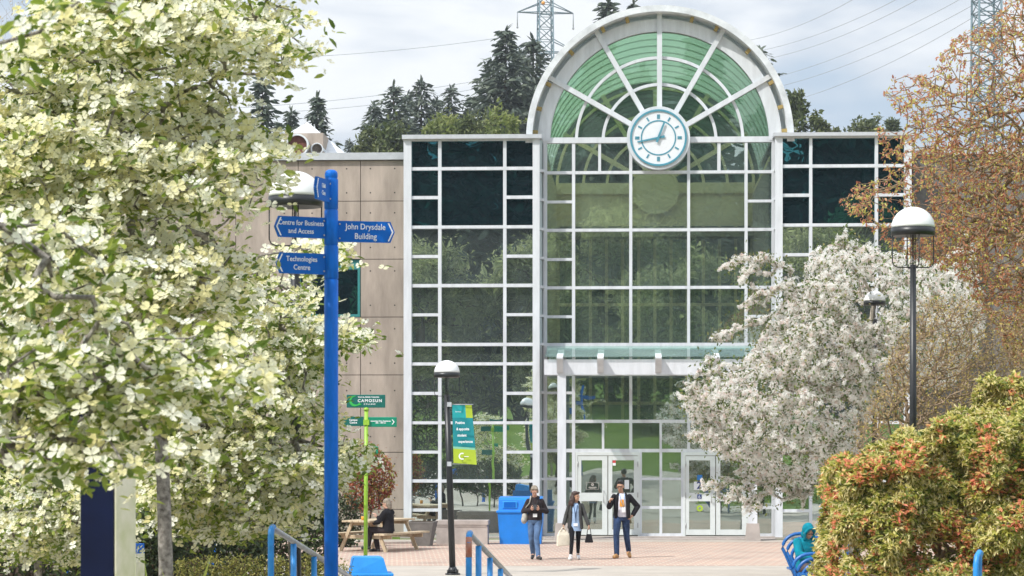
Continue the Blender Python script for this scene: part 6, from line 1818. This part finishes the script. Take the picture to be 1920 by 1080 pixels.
# pylons
def pylon(label, px, Y, half_w, arms, top_py, base_py, thick=.05, splay=1.0):
    c = P(px, base_py, Y); gzv = ground_z(c.x, Y)
    root = thing('pylon', label, 'pylon', (c.x, Y, gzv), rad(8), 'steel power pylons on the hill')
    def z(py): return EYE+(HY-py)/F*Y-gzv
    ht = z(top_py); hw = half_w/F*Y; wb = hw*splay
    mb = MB()
    def leg(sx, sy, t): k = wb+(hw-wb)*t; return (sx*k, sy*k, ht*t)
    for sx in (-1, 1):
        for sy in (-1, 1): mb.tube([leg(sx, sy, 0), leg(sx, sy, 1)], thick*1.6, 5)
    n = 26
    for i in range(n):
        t0, t1 = i/n, (i+1)/n
        for (a, b2) in (((-1, -1), (1, -1)), ((1, -1), (1, 1)), ((1, 1), (-1, 1)), ((-1, 1), (-1, -1))):
            mb.tube([leg(*a, t0), leg(*b2, t1)], thick*.8, 4); mb.tube([leg(*b2, t0), leg(*a, t1)], thick*.8, 4); mb.tube([leg(*a, t1), leg(*b2, t1)], thick*.8, 4)
    mb.build('tower', M['pylon'], root)
    for (y_arm, y_top, half) in arms:
        L_ = half/F*Y; za, zt_ = z(y_arm), z(y_top); mb = MB()
        for sg in (-1, 1):
            for sy in (-1, 1):
                mb.tube([(0, sy*hw, za), (sg*L_, 0, za)], thick*1.3, 5); mb.tube([(sg*hw, sy*hw, zt_), (sg*L_, 0, za)], thick*1.2, 5)
        mb.build('cross_arm', M['pylon'], root)
        mb = MB()
        for sg in (-1, 1): mb.tube([(sg*L_, 0, za), (sg*L_, 0, za-2.6)], thick*1.3, 5); mb.lathe([(.05, -2.8), (.18, -2.7), (.18, -2.5), (.05, -2.4)], 8, c=(sg*L_, 0, za))
        mb.build('insulator', M['wire'], root)
    return root
pA = pylon('steel lattice pylon between the tall conifers and the glass arch', 1022.5, 420, 12, [(24, 7, 53), (98, 74, 62)], -40, 300, .075, 1.6)
mb = MB(); zz = EYE+(HY-8)/F*420-pA.location.z; mb.sphere((-.55, -1.2, zz), .33, seg=10); mb.build('marker_ball', M['orange'], pA)
pylon('tall steel pylon half hidden by the bronze leaved tree', 1850, 330, 20, [(-60, -90, 60)], -160, 300, .10, 1.25)
def wire(label, p0, p1, Y0, Y1, sag, r=.045):
    a, b2 = P(*p0, Y0), P(*p1, Y1)
    mb = MB(); pts = []
    for i in range(25):
        t = i/24; q = a.lerp(b2, t)-a; q.z -= sag*4*t*(1-t); pts.append(q)
    mb.tube(pts, r, 5)
    o = mb.build('power_line', M['wire']); o.location = a
    tag(o, label, 'cable', 'power lines in the sky')
wire('power line running left from the upper pylon arm', (380, 112), (970, 66), 420, 420, 1.0)
wire('power line left of the pylon, upper of the lower pair', (380, 205), (960, 140), 420, 420, 1.0)
wire('power line left of the pylon, lower of the lower pair', (380, 212), (960, 152), 420, 420, 1.6)
for k, (a, b2, nm) in enumerate((((1390, 78), (1640, -25), 'highest'), ((1410, 98), (1720, -22), 'second from top'), ((1430, 112), (1740, -12), 'third from top'), ((1450, 146), (1830, -18), 'fourth from top'), ((1470, 160), (1850, -5), 'fifth from top'), ((1490, 188), (1845, 20), 'lowest'))):
    wire('power line right of the arch, %s of six' % nm, a, b2, 420, 340, 1.2, .04)

# ------------------------------------------------------------------ spring haze over the valley
m, nt, out = mat_base('haze_air')
pv = nt.nodes.new('ShaderNodeVolumePrincipled'); pv.inputs['Color'].default_value = (0.86, 0.92, 1.0, 1); pv.inputs['Density'].default_value = 0.0003
pv.inputs['Anisotropy'].default_value = 0.2
L(nt, pv.outputs[0], out.inputs['Volume'])
mb = MB(); mb.box(-160, 160, -110, 460, -2.5, 75)
tag(mb.build('haze', m), kind='stuff')
